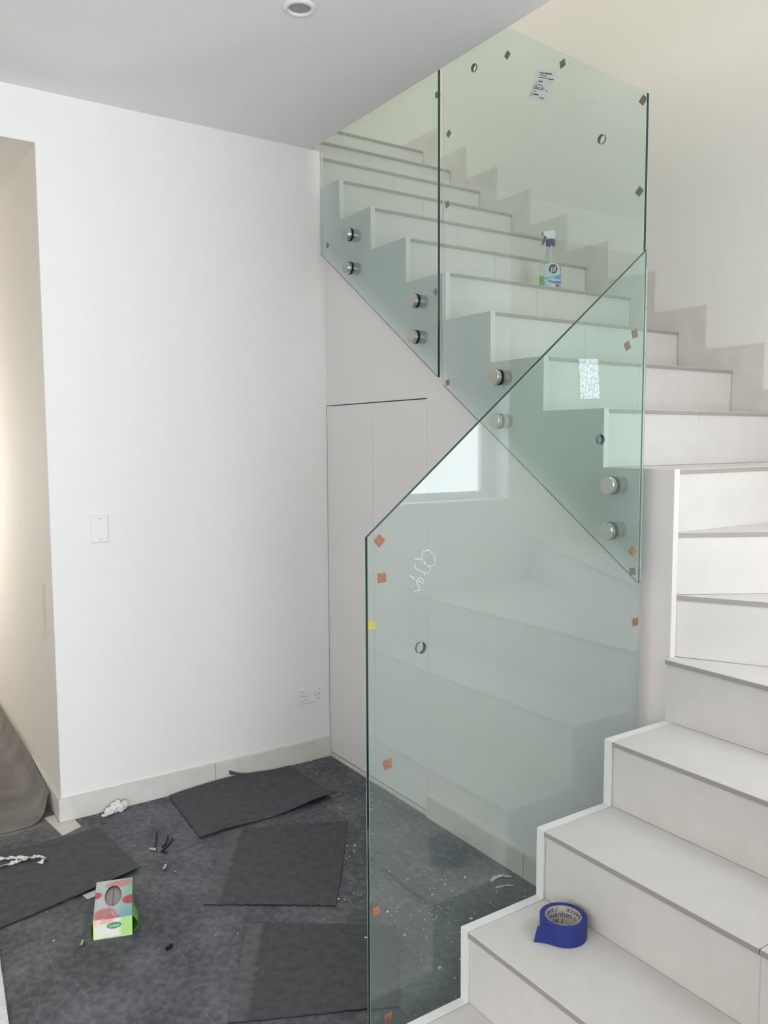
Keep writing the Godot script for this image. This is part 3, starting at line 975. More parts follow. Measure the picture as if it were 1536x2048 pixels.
func _fittings() -> void:
	var s := thing("light_switch", "white single light switch plate on the left wall", "light switch", Vector3(-1.0635, 1.18, 0.0))
	var st := begin()
	_plate(st, 0.071, 0.116, 0.006, 0.0, 0.006)
	obj("grid_plate", st, M.plastic, s)
	st = begin()
	_plate(st, 0.064, 0.109, 0.004, 0.006, 0.0095, 0.002)
	obj("cover_plate", st, M.plastic, s)
	st = begin()
	_plate(st, 0.013, 0.0175, 0.003, 0.0095, 0.0135, 0.0015)
	obj("rocker", st, M.trim, s)
	for y in [-0.042, 0.042]:
		st = begin()
		_disc(st, Vector2(0, y), 0.0022, 0.0095, 0.0099)
		obj("screw_hole", st, M.dark, s)
	for q in [[-0.027, -0.048], [0.027, -0.048], [-0.027, 0.048], [0.027, 0.048]]:
		st = begin()
		var t := Transform3D(Basis(Vector3(0, 0, 1), atan2(q[1], q[0]) + PI / 2), Vector3(q[0], q[1], 0.0095))
		box(st, Vector3(-0.006, -0.0008, 0), Vector3(0.006, 0.0008, 0.0006), 0.0, t)
		obj("corner_rib", st, M.trim, s)

	s = thing("power_outlet", "white double power outlet low on the wall near the corner", "power outlet", Vector3(-0.1085, 0.3205, 0.0))
	st = begin()
	_plate(st, 0.114, 0.072, 0.006, 0.0, 0.008)
	obj("cover_plate", st, M.plastic, s)
	for x in [-0.024, 0.034]:
		st = begin()
		_plate_at(st, Vector2(x + 0.002, 0.018), 0.012, 0.010, 0.008, 0.0115)
		obj("rocker", st, M.trim, s)
		for q in [[-0.0075, -0.003, 0.5], [0.0075, -0.003, -0.5], [0.0, -0.019, 0.0]]:
			st = begin()
			var t := Transform3D(Basis(Vector3(0, 0, 1), q[2]), Vector3(x + q[0], q[1], 0.008))
			box(st, Vector3(-0.0011, -0.0042, 0), Vector3(0.0011, 0.0042, 0.0003), 0.0, t)
			obj("socket_slot", st, M.dark, s)
	for q in [[-0.047, 0.022], [-0.047, -0.022], [0.049, 0.022], [0.049, -0.022], [-0.042, 0.0], [0.046, 0.002]]:
		st = begin()
		_disc(st, Vector2(q[0], q[1]), 0.0022, 0.008, 0.0083)
		obj("screw_hole", st, M.dark, s)

	s = thing("downlight", "round white recessed downlight in the ceiling, switched off", "downlight", Vector3(-0.685, CEIL, 1.06))
	st = begin()
	var t2 := Transform3D(Basis(Vector3(1, 0, 0), PI), Vector3.ZERO)
	lathe(st, [Vector2(0.0505, 0.0), Vector2(0.0505, 0.002), Vector2(0.047, 0.006), Vector2(0.040, 0.0075), Vector2(0.0345, 0.0062), Vector2(0.0335, 0.001)], t2, 48, 1, 1, true)
	obj("trim_ring", st, M.trim, s)
	st = begin()
	lathe(st, [Vector2(0.0335, 0.0008), Vector2(0.0001, 0.0012)], t2, 48)
	obj("lens", st, M.lens, s)


func _plate_at(st: SurfaceTool, c: Vector2, w: float, h: float, z0: float, z1: float) -> void:
	box(st, Vector3(c.x - w / 2, c.y - h / 2, z0), Vector3(c.x + w / 2, c.y + h / 2, z1), 0.002)


# ------------------------------------------------------------------ loose sheets on the floor
func _sheet(called: String, label: String, c: Array, m: Material, lift: Callable, ragged := 0.004, base := 0.0006) -> MeshInstance3D:
	# c: four corners (x, z) in turn; thickness 3 mm; lift(u, v) raises it off the floor
	var n := 28
	var f := FastNoiseLite.new()
	f.seed = hash(label) % 1000
	f.frequency = 0.09
	var P := func(i: int, j: int, y: float) -> Vector3:
		var u := float(i) / n
		var v := float(j) / n
		var q: Vector2 = c[0].lerp(c[1], u).lerp(c[3].lerp(c[2], u), v)
		if i == 0 or i == n or j == 0 or j == n:
			q += Vector2(f.get_noise_2d(i * 6.0, j * 6.0 + 40), f.get_noise_2d(i * 6.0 + 90, j * 6.0)) * ragged
		return Vector3(q.x, base + y + lift.call(u, v), q.y)
	var st := begin()
	var t := 0.003
	for i in n:
		for j in n:
			for layer in 2:
				var y := t if layer == 0 else 0.0
				var q := [P.call(i, j, y), P.call(i + 1, j, y), P.call(i + 1, j + 1, y), P.call(i, j + 1, y)]
				var w := [Vector2(i, j) / n, Vector2(i + 1, j) / n, Vector2(i + 1, j + 1) / n, Vector2(i, j + 1) / n]
				var nr: Vector3 = (q[2] - q[0]).cross(q[3] - q[1]).normalized()
				nr *= signf(nr.y) * (1.0 if layer == 0 else -1.0)
				tri(st, q[0], q[1], q[2], nr, w[0], w[1], w[2])
				tri(st, q[0], q[2], q[3], nr, w[0], w[2], w[3])
	var o := obj(numbered(called), st, m)
	tag(o, label, "floor sheet", "loose black protective sheets")
	st = begin()
	for k in n:
		for e in [[k, 0, k + 1, 0], [k, n, k + 1, n], [0, k, 0, k + 1], [n, k, n, k + 1]]:
			var a: Vector3 = P.call(e[0], e[1], 0.0)
			var b: Vector3 = P.call(e[2], e[3], 0.0)
			var a2: Vector3 = P.call(e[0], e[1], t)
			var b2: Vector3 = P.call(e[2], e[3], t)
			var mid: Vector2 = (c[0] + c[1] + c[2] + c[3]) / 4
			var nr := (b - a).cross(Vector3.UP).normalized()
			nr *= signf(nr.dot(a - Vector3(mid.x, a.y, mid.y)))
			quad(st, a, b, b2, a2, nr)
	obj("cut_edge", st, M.sheet_edge, o)
	return o


func _loose_sheets() -> void:
	_sheet("floor_sheet", "loose black sheet in the middle of the floor, its near edge torn", [Vector2(-0.720, 0.455), Vector2(-0.294, 0.655), Vector2(-0.640, 1.150), Vector2(-1.0, 0.894)],
		M.sheet_band, func(u, v): return 0.004 * maxf(0.0, sin(v * 7.0 + u * 3.0)) * u, 0.007)
	var a := _sheet("floor_sheet", "loose black sheet pushed against the baseboard, with a curled tab", [Vector2(-0.816, 0.022), Vector2(-0.230, 0.022), Vector2(-0.225, 0.445), Vector2(-0.842, 0.455)],
		M.sheet, func(u, v): return 0.004 + 0.016 * pow(1.0 - v, 3.0) * sin(PI * clampf(u * 1.15, 0, 1)) + 0.022 * pow(v, 4.0) * smoothstep(0.45, 1.0, u) + 0.004 * sin(u * 9.0) * v, 0.004)
	# the curled tab at its back edge
	var st := begin()
	for k in 10:
		for side in 2:
			var pa := _tab(k / 10.0)
			var pb := _tab((k + 1) / 10.0)
			var off := Vector3(0.0, 0.0, 0.001) if side == 0 else Vector3(0.0, 0.0, -0.001)
			var n = (pb[0] - pa[0]).cross(pa[1] - pa[0]).normalized() * (1.0 if side == 0 else -1.0)
			n *= signf(n.z) * (1.0 if side == 0 else -1.0)
			quad(st, pa[0] + off, pb[0] + off, pb[1] + off, pa[1] + off, n)
	obj("curled_tab", st, M.sheet, a)
	_sheet("floor_sheet", "loose black sheet at the bottom edge, running behind the glass panel's foot", [Vector2(-0.927, 1.08), Vector2(-0.54, 1.344), Vector2(-0.745, 1.66), Vector2(-1.155, 1.461)],
		M.sheet_band, func(u, v): return 0.0015 * sin(u * 5.0 + v * 3.0) + 0.0015, 0.004)
	_sheet("floor_sheet", "loose black sheet on the left under the white paper strip", [Vector2(-1.62, 0.150), Vector2(-1.14, 0.150), Vector2(-1.108, 0.561), Vector2(-1.70, 0.69)],
		M.sheet, func(u, v): return 0.002 + 0.010 * pow(v, 3.0) * pow(u, 2.0), 0.005)
	# dusty brown paper in the hall, turned up against the wall
	st = begin()
	var nz := 40
	var prof := [Vector2(-2.3, 0.0006), Vector2(-1.6, 0.0006), Vector2(-1.42, 0.001), Vector2(-1.36, 0.004), Vector2(-1.32, 0.013), Vector2(-1.295, 0.03), Vector2(-1.28, 0.055), Vector2(-1.27, 0.085), Vector2(-1.2665, 0.112)]
	var f := FastNoiseLite.new()
	f.seed = 5
	f.frequency = 0.7
	var P := func(i: int, j: int) -> Vector3:
		var q: Vector2 = prof[i]
		var k := float(i) / (prof.size() - 1)
		var z := lerpf(-3.9, lerpf(-0.02, -0.14, smoothstep(0.3, 1.0, k)), float(j) / nz)
		var rise := 1.0 - 0.30 * smoothstep(-0.7, -0.15, z)
		return Vector3(q.x - 0.008 * (f.get_noise_1d(z * 3.0) + 1.0) * smoothstep(0.2, 0.6, k) * (1.0 - smoothstep(0.85, 1.0, k)), q.y * rise + 0.003 * maxf(f.get_noise_2d(q.x * 4.0, z * 4.0), 0.0), z)
	for i in prof.size() - 1:
		for j in nz:
			var q := [P.call(i, j), P.call(i + 1, j), P.call(i + 1, j + 1), P.call(i, j + 1)]
			var n: Vector3 = (q[2] - q[0]).cross(q[3] - q[1]).normalized()
			quad(st, q[0], q[1], q[2], q[3], n * signf(n.y - n.x))
	var hp := obj("floor_paper", st, M.paper_floor)
	tag(hp, "dusty brown floor paper turned up against the hall wall", "floor paper")


func _tab(u: float) -> Array:
	# from the sheet's back edge, standing up and curling towards the left
	var x := lerpf(-0.42, -0.535, u)
	var lift := 0.014 + 0.034 * u * u
	return [Vector3(x, lift * 0.75, 0.034 - 0.012 * u), Vector3(x, lift + 0.006, 0.030 - 0.010 * u)]


# ------------------------------------------------------------------ tissue box
func _tissue_box() -> void:
	var b := thing("tissue_box", "crushed floral tissue box with an oval opening on the floor", "tissue box", Vector3(-1.298, 0.0006, 0.906))
	# local axes: x across (to the right), z towards the viewer end, origin at the near bottom edge's middle
	b.rotation.y = atan2(-0.070, 0.227)
	var w := 0.0575
	var l := 0.236
	var hgt := 0.060
	var tex := ImageTexture.create_from_image(_tissue_top())
	var card := mat(Color.WHITE, 0.4)
	card.albedo_texture = tex
	var green := tri_mat(noise_tex(128, 0.03, Color(0.20, 0.50, 0.18), Color(0.56, 0.80, 0.36), 61, 2), 14.0, 0.4)
	var front := mat(Color.WHITE, 0.4)
	front.albedo_texture = ImageTexture.create_from_image(_tissue_front())
	# top, holed by the oval
	var poly := PackedVector2Array([Vector2(-w, -l), Vector2(w, -l), Vector2(w, -0.008), Vector2(-w, -0.008)])
	var st := begin()
	var F := func(q: Vector2) -> Vector3: return Vector3(q.x, hgt - 0.004 * smoothstep(-0.1, 0.0, q.y), q.y)
	for piece in holed(poly, [[Vector2(-0.002, -0.135), 0.026, 0.062]]):
		flat(st, piece, F, Vector3.UP, func(q: Vector2) -> Vector2: return Vector2((q.x + w) / (2 * w), (q.y + l) / l))
	obj("top_panel", st, card, b)
	st = begin()
	flat(st, circle(Vector2(-0.002, -0.135), 0.029, 32, 0.065), func(q: Vector2) -> Vector3: return Vector3(q.x, hgt - 0.006 - 0.003 * absf(q.x) / 0.03, q.y), Vector3.UP)
	obj("inner_film", st, mat(Color(0.62, 0.60, 0.59), 0.45), b)
	st = begin()
	box(st, Vector3(-0.0028, hgt - 0.0062, -0.196), Vector3(-0.0016, hgt - 0.005, -0.074))
	obj("film_slit", st, mat(Color(0.36, 0.34, 0.34), 0.6), b)
	# near end: leans out from the top edge to the floor, with a crease
	st = begin()
	quad(st, Vector3(-w, hgt - 0.004, -0.008), Vector3(w, hgt - 0.004, -0.008), Vector3(w, 0.006, 0.005), Vector3(-w, 0.006, 0.005), Vector3(0, 0.2, 1).normalized())
	obj("end_panel", st, front, b)
	st = begin()
	quad(st, Vector3(-w, 0.006, 0.005), Vector3(w, 0.006, 0.005), Vector3(w * 0.98, 0.0, 0.004), Vector3(-w * 0.98, 0.0, 0.001), Vector3(0, -0.2, 1).normalized())
	quad(st, Vector3(-w, hgt, -l), Vector3(w, hgt, -l), Vector3(w, 0.0, -l), Vector3(-w, 0.0, -l), Vector3(0, 0, -1))
	quad(st, Vector3(-w, 0, -l), Vector3(w, 0, -l), Vector3(w * 0.98, 0.0, 0.004), Vector3(-w * 0.98, 0.0, 0.001), Vector3(0, -1, 0))
	obj("base_panel", st, mat(Color(0.78, 0.86, 0.62), 0.5), b)
	# sides: the right one bulges where it is crushed
	for s in [-1.0, 1.0]:
		st = begin()
		var f := FastNoiseLite.new()
		f.seed = 71
		f.frequency = 0.5
		var nz := 20
		var ny := 6
		var P := func(i: int, j: int) -> Vector3:
			var v := float(j) / ny
			var u := float(i) / nz
			var z := lerpf(-l, lerpf(0.005, -0.008, v), u)
			var out := 0.0
			if s > 0:
				out = sin(PI * v) * (0.004 + 0.016 * smoothstep(0.45, 0.85, u)) + 0.006 * f.get_noise_2d(i * 1.6, j * 1.6) * smoothstep(0.4, 0.7, u) * sin(PI * v)
			else:
				out = sin(PI * v) * 0.006 * smoothstep(0.7, 0.95, u)
			return Vector3(s * (w + out), (hgt - 0.004 * smoothstep(-0.1, 0.0, z)) * v, z)
		for i in nz:
			for j in ny:
				var q := [P.call(i, j), P.call(i + 1, j), P.call(i + 1, j + 1), P.call(i, j + 1)]
				var n: Vector3 = (q[2] - q[0]).cross(q[3] - q[1]).normalized()
				quad(st, q[0], q[1], q[2], q[3], n * signf(n.x) * s)
		obj("side_panel", st, green, b)
	# crease flap and logo
	st = begin()
	tri(st, Vector3(-w, hgt - 0.002, -0.006), Vector3(-w + 0.034, hgt - 0.0025, -0.012), Vector3(-w + 0.008, hgt - 0.018, 0.0035), Vector3(0, 0.6, 1).normalized())
	obj("crease", st, mat(Color(0.86, 0.72, 0.66), 0.4), b)
	st = begin()
	var dirv := Vector3(0, 0.006 - (hgt - 0.004), 0.005 - (-0.008)).normalized()
	var nrm := Vector3(0, -dirv.z, -dirv.y)
	nrm = Vector3(0, dirv.z, -dirv.y).normalized()
	var L := func(q: Vector2) -> Vector3: return Vector3(0.004 + q.x, hgt - 0.004, -0.008) + dirv * (0.020 - q.y) + nrm * 0.0012
	flat(st, circle(Vector2.ZERO, 0.022, 28, 0.0095), L, nrm)
	var logo := obj("logo", st, mat(Color(0.08, 0.48, 0.33), 0.4), b)
	logo.set_meta("label", "green oval logo")
	var LT := func(x: float, y: float, z: float) -> Vector3:
		return L.call(Vector2(x + y * 0.25, y - 0.0005)) + nrm * (0.0004 + z)
	text_mesh("Luxury", 0.0085, LT, M.white, "logo_lettering", logo, "Droid Serif")


func _petal(im: Image, c: Vector2, rx: float, ry: float, turn: float, col: Color, a: float) -> void:
	var n := int(maxf(rx, ry)) + 2
	for y in range(-n, n):
		for x in range(-n, n):
			var q := Vector2(x, y).rotated(-turn)
			var d := Vector2(q.x / rx, q.y / ry).length()
			if d < 1.0:
				var px := int(c.x) + x
				var py := int(c.y) + y
				if px >= 0 and py >= 0 and px < im.get_width() and py < im.get_height():
					im.set_pixel(px, py, im.get_pixel(px, py).lerp(col, a * (1.0 - smoothstep(0.55, 1.0, d)) * (0.75 + 0.25 * d)))

func _tissue_top() -> Image:
	var im := Image.create(128, 256, false, Image.FORMAT_RGB8)
	for y in 256:
		for x in 128:
			var u := x / 127.0
			var v := y / 255.0
			var c := Color(0.80, 0.83, 0.83).lerp(Color(0.55, 0.78, 0.70), smoothstep(0.45, 1.0, u) * (1.0 - v * 0.5))
			c = c.lerp(Color(0.50, 0.70, 0.78), smoothstep(0.5, 0.95, v) * smoothstep(0.4, 0.9, u))
			im.set_pixel(x, y, c)
	_petal(im, Vector2(78, 34), 56, 30, -0.1, Color(0.82, 0.52, 0.50), 0.9)
	_petal(im, Vector2(96, 30), 40, 18, -0.3, Color(0.84, 0.56, 0.46), 0.7)
	_petal(im, Vector2(36, 216), 46, 46, -0.2, Color(0.80, 0.44, 0.46), 0.95)
	_petal(im, Vector2(66, 240), 28, 26, 0.4, Color(0.78, 0.42, 0.52), 0.8)
	_petal(im, Vector2(62, 216), 4, 22, -0.3, Color(0.95, 0.80, 0.80), 0.8)
	_petal(im, Vector2(2, 92), 24, 26, 0.2, Color(0.80, 0.16, 0.20), 0.95)
	_petal(im, Vector2(122, 142), 36, 34, -0.5, Color(0.82, 0.14, 0.22), 0.97)
	return im

func _tissue_front() -> Image:
	var im := Image.create(128, 64, false, Image.FORMAT_RGB8)
	for y in 64:
		for x in 128:
			var u := x / 127.0
			var c := Color(0.82, 0.82, 0.79).lerp(Color(0.60, 0.80, 0.42), smoothstep(0.62, 0.78, u))
			c = c.lerp(Color(0.80, 0.88, 0.55), smoothstep(0.10, 0.0, u))
			im.set_pixel(x, y, c)
	_petal(im, Vector2(40, 0), 40, 18, -0.1, Color(0.84, 0.58, 0.50), 0.9)
	return im


# ------------------------------------------------------------------ roll of tape
func _tape() -> void:
	var y := yk(13) - 0.0004
	var t := thing("tape_roll", "roll of blue painter's tape on the lower step, its end torn loose", "tape", Vector3(-0.579, y, 2.098))
	var ro := 0.0545
	var ri := 0.0415
	var h := 0.047
	var st := begin()
	lathe(st, [Vector2(ri, 0.0), Vector2(ro - 0.0006, 0.0), Vector2(ro, 0.0008), Vector2(ro, h - 0.0008), Vector2(ro - 0.0006, h), Vector2(ri, h)], Transform3D(), 64)
	obj("wound_tape", st, M.tape, t)
	st = begin()
	lathe(st, [Vector2(ri, 0.0), Vector2(ri, h - 0.0006), Vector2(ri - 0.002, h - 0.0006), Vector2(ri - 0.002, 0.0)].slice(1), Transform3D(), 64)
	obj("cardboard_core", st, M.card, t)
	# printed word round the inside of the core, upside down as it lies
	for r in [[1.35, 0.023], [2.75, 0.0375], [0.2, 0.0375], [0.55, 0.0085], [3.9, 0.023], [5.2, 0.0375]]:
		# angle 0 = the side away from the viewer
		var base = atan2(-0.832, 0.555) + (1.35 - r[0]) * -1.0
		var F := func(x: float, yy: float, z: float) -> Vector3:
			var a = base - x / (ri - 0.002)
			var rr := ri - 0.0023 - z
			return Vector3(cos(a) * rr, r[1] - yy, sin(a) * rr)
		text_mesh("/ sequence", 0.0165, F, M.ink, "core_print", t, "Droid Sans", 0.0002)
	# loose end: leaves the roll on the viewer's side and runs off to the left
	st = begin()
	var th := atan2(0.36, -0.93)
	var p0 := Vector3(cos(th), 0, sin(th)) * (ro + 0.0006)
	var tang := Vector3(-sin(th), 0, cos(th))
	if tang.x * -0.832 + tang.z * -0.555 < 0:
		tang = -tang
	var side := Vector3(cos(th), 0, sin(th))
	var n := 12
	var top := [h - 0.001, h - 0.001, h - 0.002, h - 0.002, h - 0.003, h - 0.003, h - 0.004, h - 0.004, h - 0.005, h - 0.006, h - 0.006, h - 0.009, 0.010]
	for k in n:
		var q := []
		for m in [k, k + 1]:
			var u = 0.043 * m / n
			var c = p0 + tang * u + side * (u * u * 7.0)
			q.append([c + Vector3(0, 0.0008, 0), c + Vector3(0, top[m], 0) if m < 10 else c + Vector3(0, lerpf(top[10], 0.004, (m - 10) / 2.0), 0)])
		quad(st, q[0][0], q[1][0], q[1][1], q[0][1], side)
		quad(st, q[0][0] - side * 0.0004, q[1][0] - side * 0.0004, q[1][1] - side * 0.0004, q[0][1] - side * 0.0004, -side)
	obj("loose_end", st, M.tape, t)


# ------------------------------------------------------------------ spray bottle
func _body_r(y: float) -> float:
	# half width of the bottle at height y
	var ks := [[0.0, 0.040], [0.004, 0.0445], [0.05, 0.0465], [0.085, 0.046], [0.105, 0.042], [0.120, 0.034], [0.135, 0.0235], [0.150, 0.0185], [0.175, 0.0165], [0.190, 0.0155]]
	for i in ks.size() - 1:
		if y <= ks[i + 1][0]:
			return lerpf(ks[i][1], ks[i + 1][1], smoothstep(0.0, 1.0, (y - ks[i][0]) / (ks[i + 1][0] - ks[i][0])) if i > 2 else (y - ks[i][0]) / (ks[i + 1][0] - ks[i][0]))
	return ks[-1][1]

func _bottle() -> void:
	var b := thing("spray_bottle", "clear spray bottle with green cleaner and blue trigger on an upper step", "spray bottle", Vector3(0.612, yk(3) - 0.0004, 0.845))
	b.rotation.y = deg_to_rad(-33.7 - 8.0)       # its label side faces down the stairs
	var flat_z := 0.62
	var prof := []
	for i in 25:
		var y := 0.19 * i / 24.0
		prof.append(Vector2(_body_r(y), y))
	var st := begin()
	lathe(st, prof, Transform3D(), 40, 1.0, flat_z, true)
	obj("bottle_body", st, pane_mat(Color(0.75, 0.82, 0.80), 0.16), b)
	st = begin()
	var liq := [Vector2(0.0005, 0.0015)]
	for i in 9:
		var y := 0.0015 + 0.056 * i / 8.0
		liq.append(Vector2(_body_r(y) - 0.0012, y))
	liq.append(Vector2(0.0005, 0.0575))
	lathe(st, liq, Transform3D(), 40, 1.0, flat_z)
	var gm := mat(Color(0.52, 0.80, 0.20), 0.2)
	gm.backlight_enabled = true
	gm.backlight = Color(0.5, 0.75, 0.2)
	obj("green_liquid", st, gm, b)
	st = begin()
	lathe(st, [Vector2(0.0185, 0.184), Vector2(0.0195, 0.186), Vector2(0.0195, 0.206), Vector2(0.0175, 0.210), Vector2(0.001, 0.210)], Transform3D(), 28)
	obj("collar", st, mat(Color(0.17, 0.19, 0.42), 0.4), b)
	# spray head: a side profile, extruded; x points to the nozzle side (left in the view)
	var head := PackedVector2Array([Vector2(0.016, 0.206), Vector2(0.018, 0.224), Vector2(0.019, 0.243), Vector2(0.012, 0.247), Vector2(-0.022, 0.243), Vector2(-0.030, 0.239), Vector2(-0.030, 0.229), Vector2(-0.022, 0.224), Vector2(-0.014, 0.214), Vector2(-0.012, 0.206)])
	st = begin()
	extrude(st, head, Vector3.ZERO, Vector3.RIGHT, Vector3.UP, Vector3.BACK, -0.010, 0.010)
	obj("spray_head", st, mat(Color(0.85, 0.87, 0.86), 0.3), b)
	var trig := PackedVector2Array([Vector2(-0.018, 0.226), Vector2(-0.025, 0.228), Vector2(-0.029, 0.214), Vector2(-0.034, 0.200), Vector2(-0.036, 0.190), Vector2(-0.031, 0.189), Vector2(-0.025, 0.198), Vector2(-0.020, 0.212)])
	st = begin()
	extrude(st, trig, Vector3.ZERO, Vector3.RIGHT, Vector3.UP, Vector3.BACK, -0.006, 0.006)
	obj("trigger", st, mat(Color(0.15, 0.17, 0.40), 0.4), b)
	st = begin()
	lathe(st, [Vector2(0.001, 0.0), Vector2(0.0065, 0.0), Vector2(0.0065, 0.007), Vector2(0.001, 0.007)], Transform3D(Basis(Vector3(0, 0, 1), PI / 2), Vector3(-0.029, 0.234, 0)), 20)
	obj("nozzle", st, mat(Color(0.08, 0.09, 0.2), 0.4), b)
	st = begin()
	tube(st, [Vector3(0.004, 0.19, 0), Vector3(0.003, 0.14, 0), Vector3(0.002, 0.06, 0), Vector3(0.004, 0.01, 0)], 0.0022, 8)
	obj("dip_tube", st, mat(Color(0.85, 0.87, 0.86), 0.4), b)
	# label and its print, wrapped on the front of the body
	var wrap := func(x: float, y: float, lift: float) -> Vector3:
		var r := _body_r(y) + lift
		var a := clampf(x / 0.047, -1.45, 1.45)
		return Vector3(sin(a) * r, y, cos(a) * r * flat_z)
	var lab := _decal("front_label", PackedVector2Array([Vector2(-0.028, 0.060), Vector2(-0.029, 0.075), Vector2(-0.026, 0.100), Vector2(-0.012, 0.108), Vector2(0.020, 0.108), Vector2(0.052, 0.095), Vector2(0.058, 0.05), Vector2(0.056, 0.010), Vector2(-0.005, 0.009), Vector2(-0.022, 0.016), Vector2(-0.026, 0.035)]), wrap, 0.0004, mat(Color(0.74, 0.82, 0.86), 0.35), b)
	_decal("label_stripe", PackedVector2Array([Vector2(-0.024, 0.050), Vector2(0.0, 0.053), Vector2(0.058, 0.064), Vector2(0.058, 0.042), Vector2(0.0, 0.043), Vector2(-0.024, 0.044)]), wrap, 0.0007, mat(Color(0.35, 0.62, 0.78), 0.35), lab)
	_decal("label_stripe", PackedVector2Array([Vector2(-0.016, 0.040), Vector2(0.010, 0.034), Vector2(0.058, 0.036), Vector2(0.058, 0.024), Vector2(0.018, 0.024), Vector2(0.0, 0.029)]), wrap, 0.0008, mat(Color(0.13, 0.45, 0.68), 0.35), lab)
	_decal("label_stripe", PackedVector2Array([Vector2(0.040, 0.108), Vector2(0.058, 0.098), Vector2(0.058, 0.068), Vector2(0.048, 0.074), Vector2(0.046, 0.09)]), wrap, 0.0008, mat(Color(0.80, 0.45, 0.45), 0.35), lab)
	_decal("label_drop", circle(Vector2(0.034, 0.016), 0.013, 20, 0.006), wrap, 0.0009, mat(Color(0.66, 0.25, 0.30), 0.35), lab)
	_decal("logo_rim", circle(Vector2(0.012, 0.084), 0.0215, 30, 0.0225), wrap, 0.0009, mat(Color(0.80, 0.90, 0.87), 0.35), lab)
	_decal("logo", circle(Vector2(0.012, 0.084), 0.0195, 30, 0.0205), wrap, 0.0012, mat(Color(0.05, 0.22, 0.16), 0.35), lab)
	_decal("logo_dot", circle(Vector2(0.014, 0.097), 0.0045, 16, 0.005), wrap, 0.0016, mat(Color(0.68, 0.12, 0.16), 0.35), lab)
	text_mesh("Jif", 0.027, func(x: float, y: float, z: float) -> Vector3: return wrap.call(0.012 + x, 0.081 + y + x * 0.10, 0.0016 + z), M.white, "logo_lettering", lab)
	text_mesh("Easy", 0.017, func(x: float, y: float, z: float) -> Vector3: return wrap.call(0.002 + x, 0.0475 + y + x * 0.12, 0.0014 + z), M.white, "label_lettering", lab)


func _decal(called: String, poly: PackedVector2Array, wrap: Callable, lift: float, m: Material, parent: Node) -> MeshInstance3D:
	# a thin printed patch that follows the bottle: cut into narrow strips so that it can bend
	var st := begin()
	for i in 60:
		var a := -0.07 + i * 0.0025
		for j in 26:
			var c := j * 0.005
			for piece in Geometry2D.intersect_polygons(poly, PackedVector2Array([Vector2(a, c), Vector2(a + 0.0025, c), Vector2(a + 0.0025, c + 0.005), Vector2(a, c + 0.005)])):
				if piece.size() < 3 or absf(area2(piece)) < 1e-9:
					continue
				for k in range(1, piece.size() - 1):
					var q := [wrap.call(piece[0].x, piece[0].y, lift), wrap.call(piece[k].x, piece[k].y, lift), wrap.call(piece[k + 1].x, piece[k + 1].y, lift)]
					var n: Vector3 = (q[1] - q[0]).cross(q[2] - q[0])
					if n.length() < 1e-14:
						continue
					n = n.normalized()
					tri(st, q[0], q[1], q[2], n * signf(n.z))
	return obj(called, st, m, parent)


# ------------------------------------------------------------------ debris
func _lump(st: SurfaceTool, c: Vector3, r: Vector3, sd: int, rough := 0.45) -> void:
	# a crumpled lump: a sphere pushed in and out, faceted
	var f := FastNoiseLite.new()
	f.seed = sd
	f.frequency = 1.4
	var nu := 14
	var nv := 9
	var P := func(i: int, j: int) -> Vector3:
		var a := TAU * (i % nu) / nu
		var b := PI * j / nv - PI / 2
		var d := Vector3(cos(a) * cos(b), sin(b), sin(a) * cos(b))
		return c + d * r * (1.0 + rough * f.get_noise_3dv(d * 1.6))
	for i in nu:
		for j in nv:
			var q := [P.call(i, j), P.call(i + 1, j), P.call(i + 1, j + 1), P.call(i, j + 1)]
			for t in [[0, 1, 2], [0, 2, 3]]:
				var n: Vector3 = (q[t[1]] - q[t[0]]).cross(q[t[2]] - q[t[0]])
				if n.length() > 1e-13:
					n = n.normalized()
					tri(st, q[t[0]], q[t[1]], q[t[2]], n * signf(n.dot((q[0] + q[2]) / 2 - c)))

func _ribbon(st: SurfaceTool, path: Array, w: float, sd: int) -> void:
	# a twisted strip of torn paper, 1 mm thick
	var f := FastNoiseLite.new()
	f.seed = sd
	f.frequency = 0.35
	var L := []
	for i in path.size() * 6 - 5:
		var k := i / 6
		var u := (i % 6) / 6.0
		var p: Vector3 = path[k].lerp(path[mini(k + 1, path.size() - 1)], u)
		var d: Vector3 = (path[mini(k + 1, path.size() - 1)] - path[maxi(k - 1 if u == 0.0 else k, 0)]).normalized()
		var s := d.cross(Vector3.UP).normalized().rotated(d, f.get_noise_1d(i * 0.6) * 0.9)
		var ww := w * (1.0 + 0.6 * f.get_noise_1d(i * 2.0 + 60.0))
		var up := Vector3(0, absf(s.y) * ww / 2 + 0.0012 + 0.004 * maxf(0.0, f.get_noise_1d(i + 200.0)), 0)
		L.append([p + up - s * ww / 2, p + up + s * ww / 2])
	for i in L.size() - 1:
		var n: Vector3 = (L[i + 1][0] - L[i][0]).cross(L[i][1] - L[i][0]).normalized()
		var o := n * 0.0004
		quad(st, L[i][0] + o, L[i][1] + o, L[i + 1][1] + o, L[i + 1][0] + o, n)
		quad(st, L[i][0] - o, L[i][1] - o, L[i + 1][1] - o, L[i + 1][0] - o, -n)

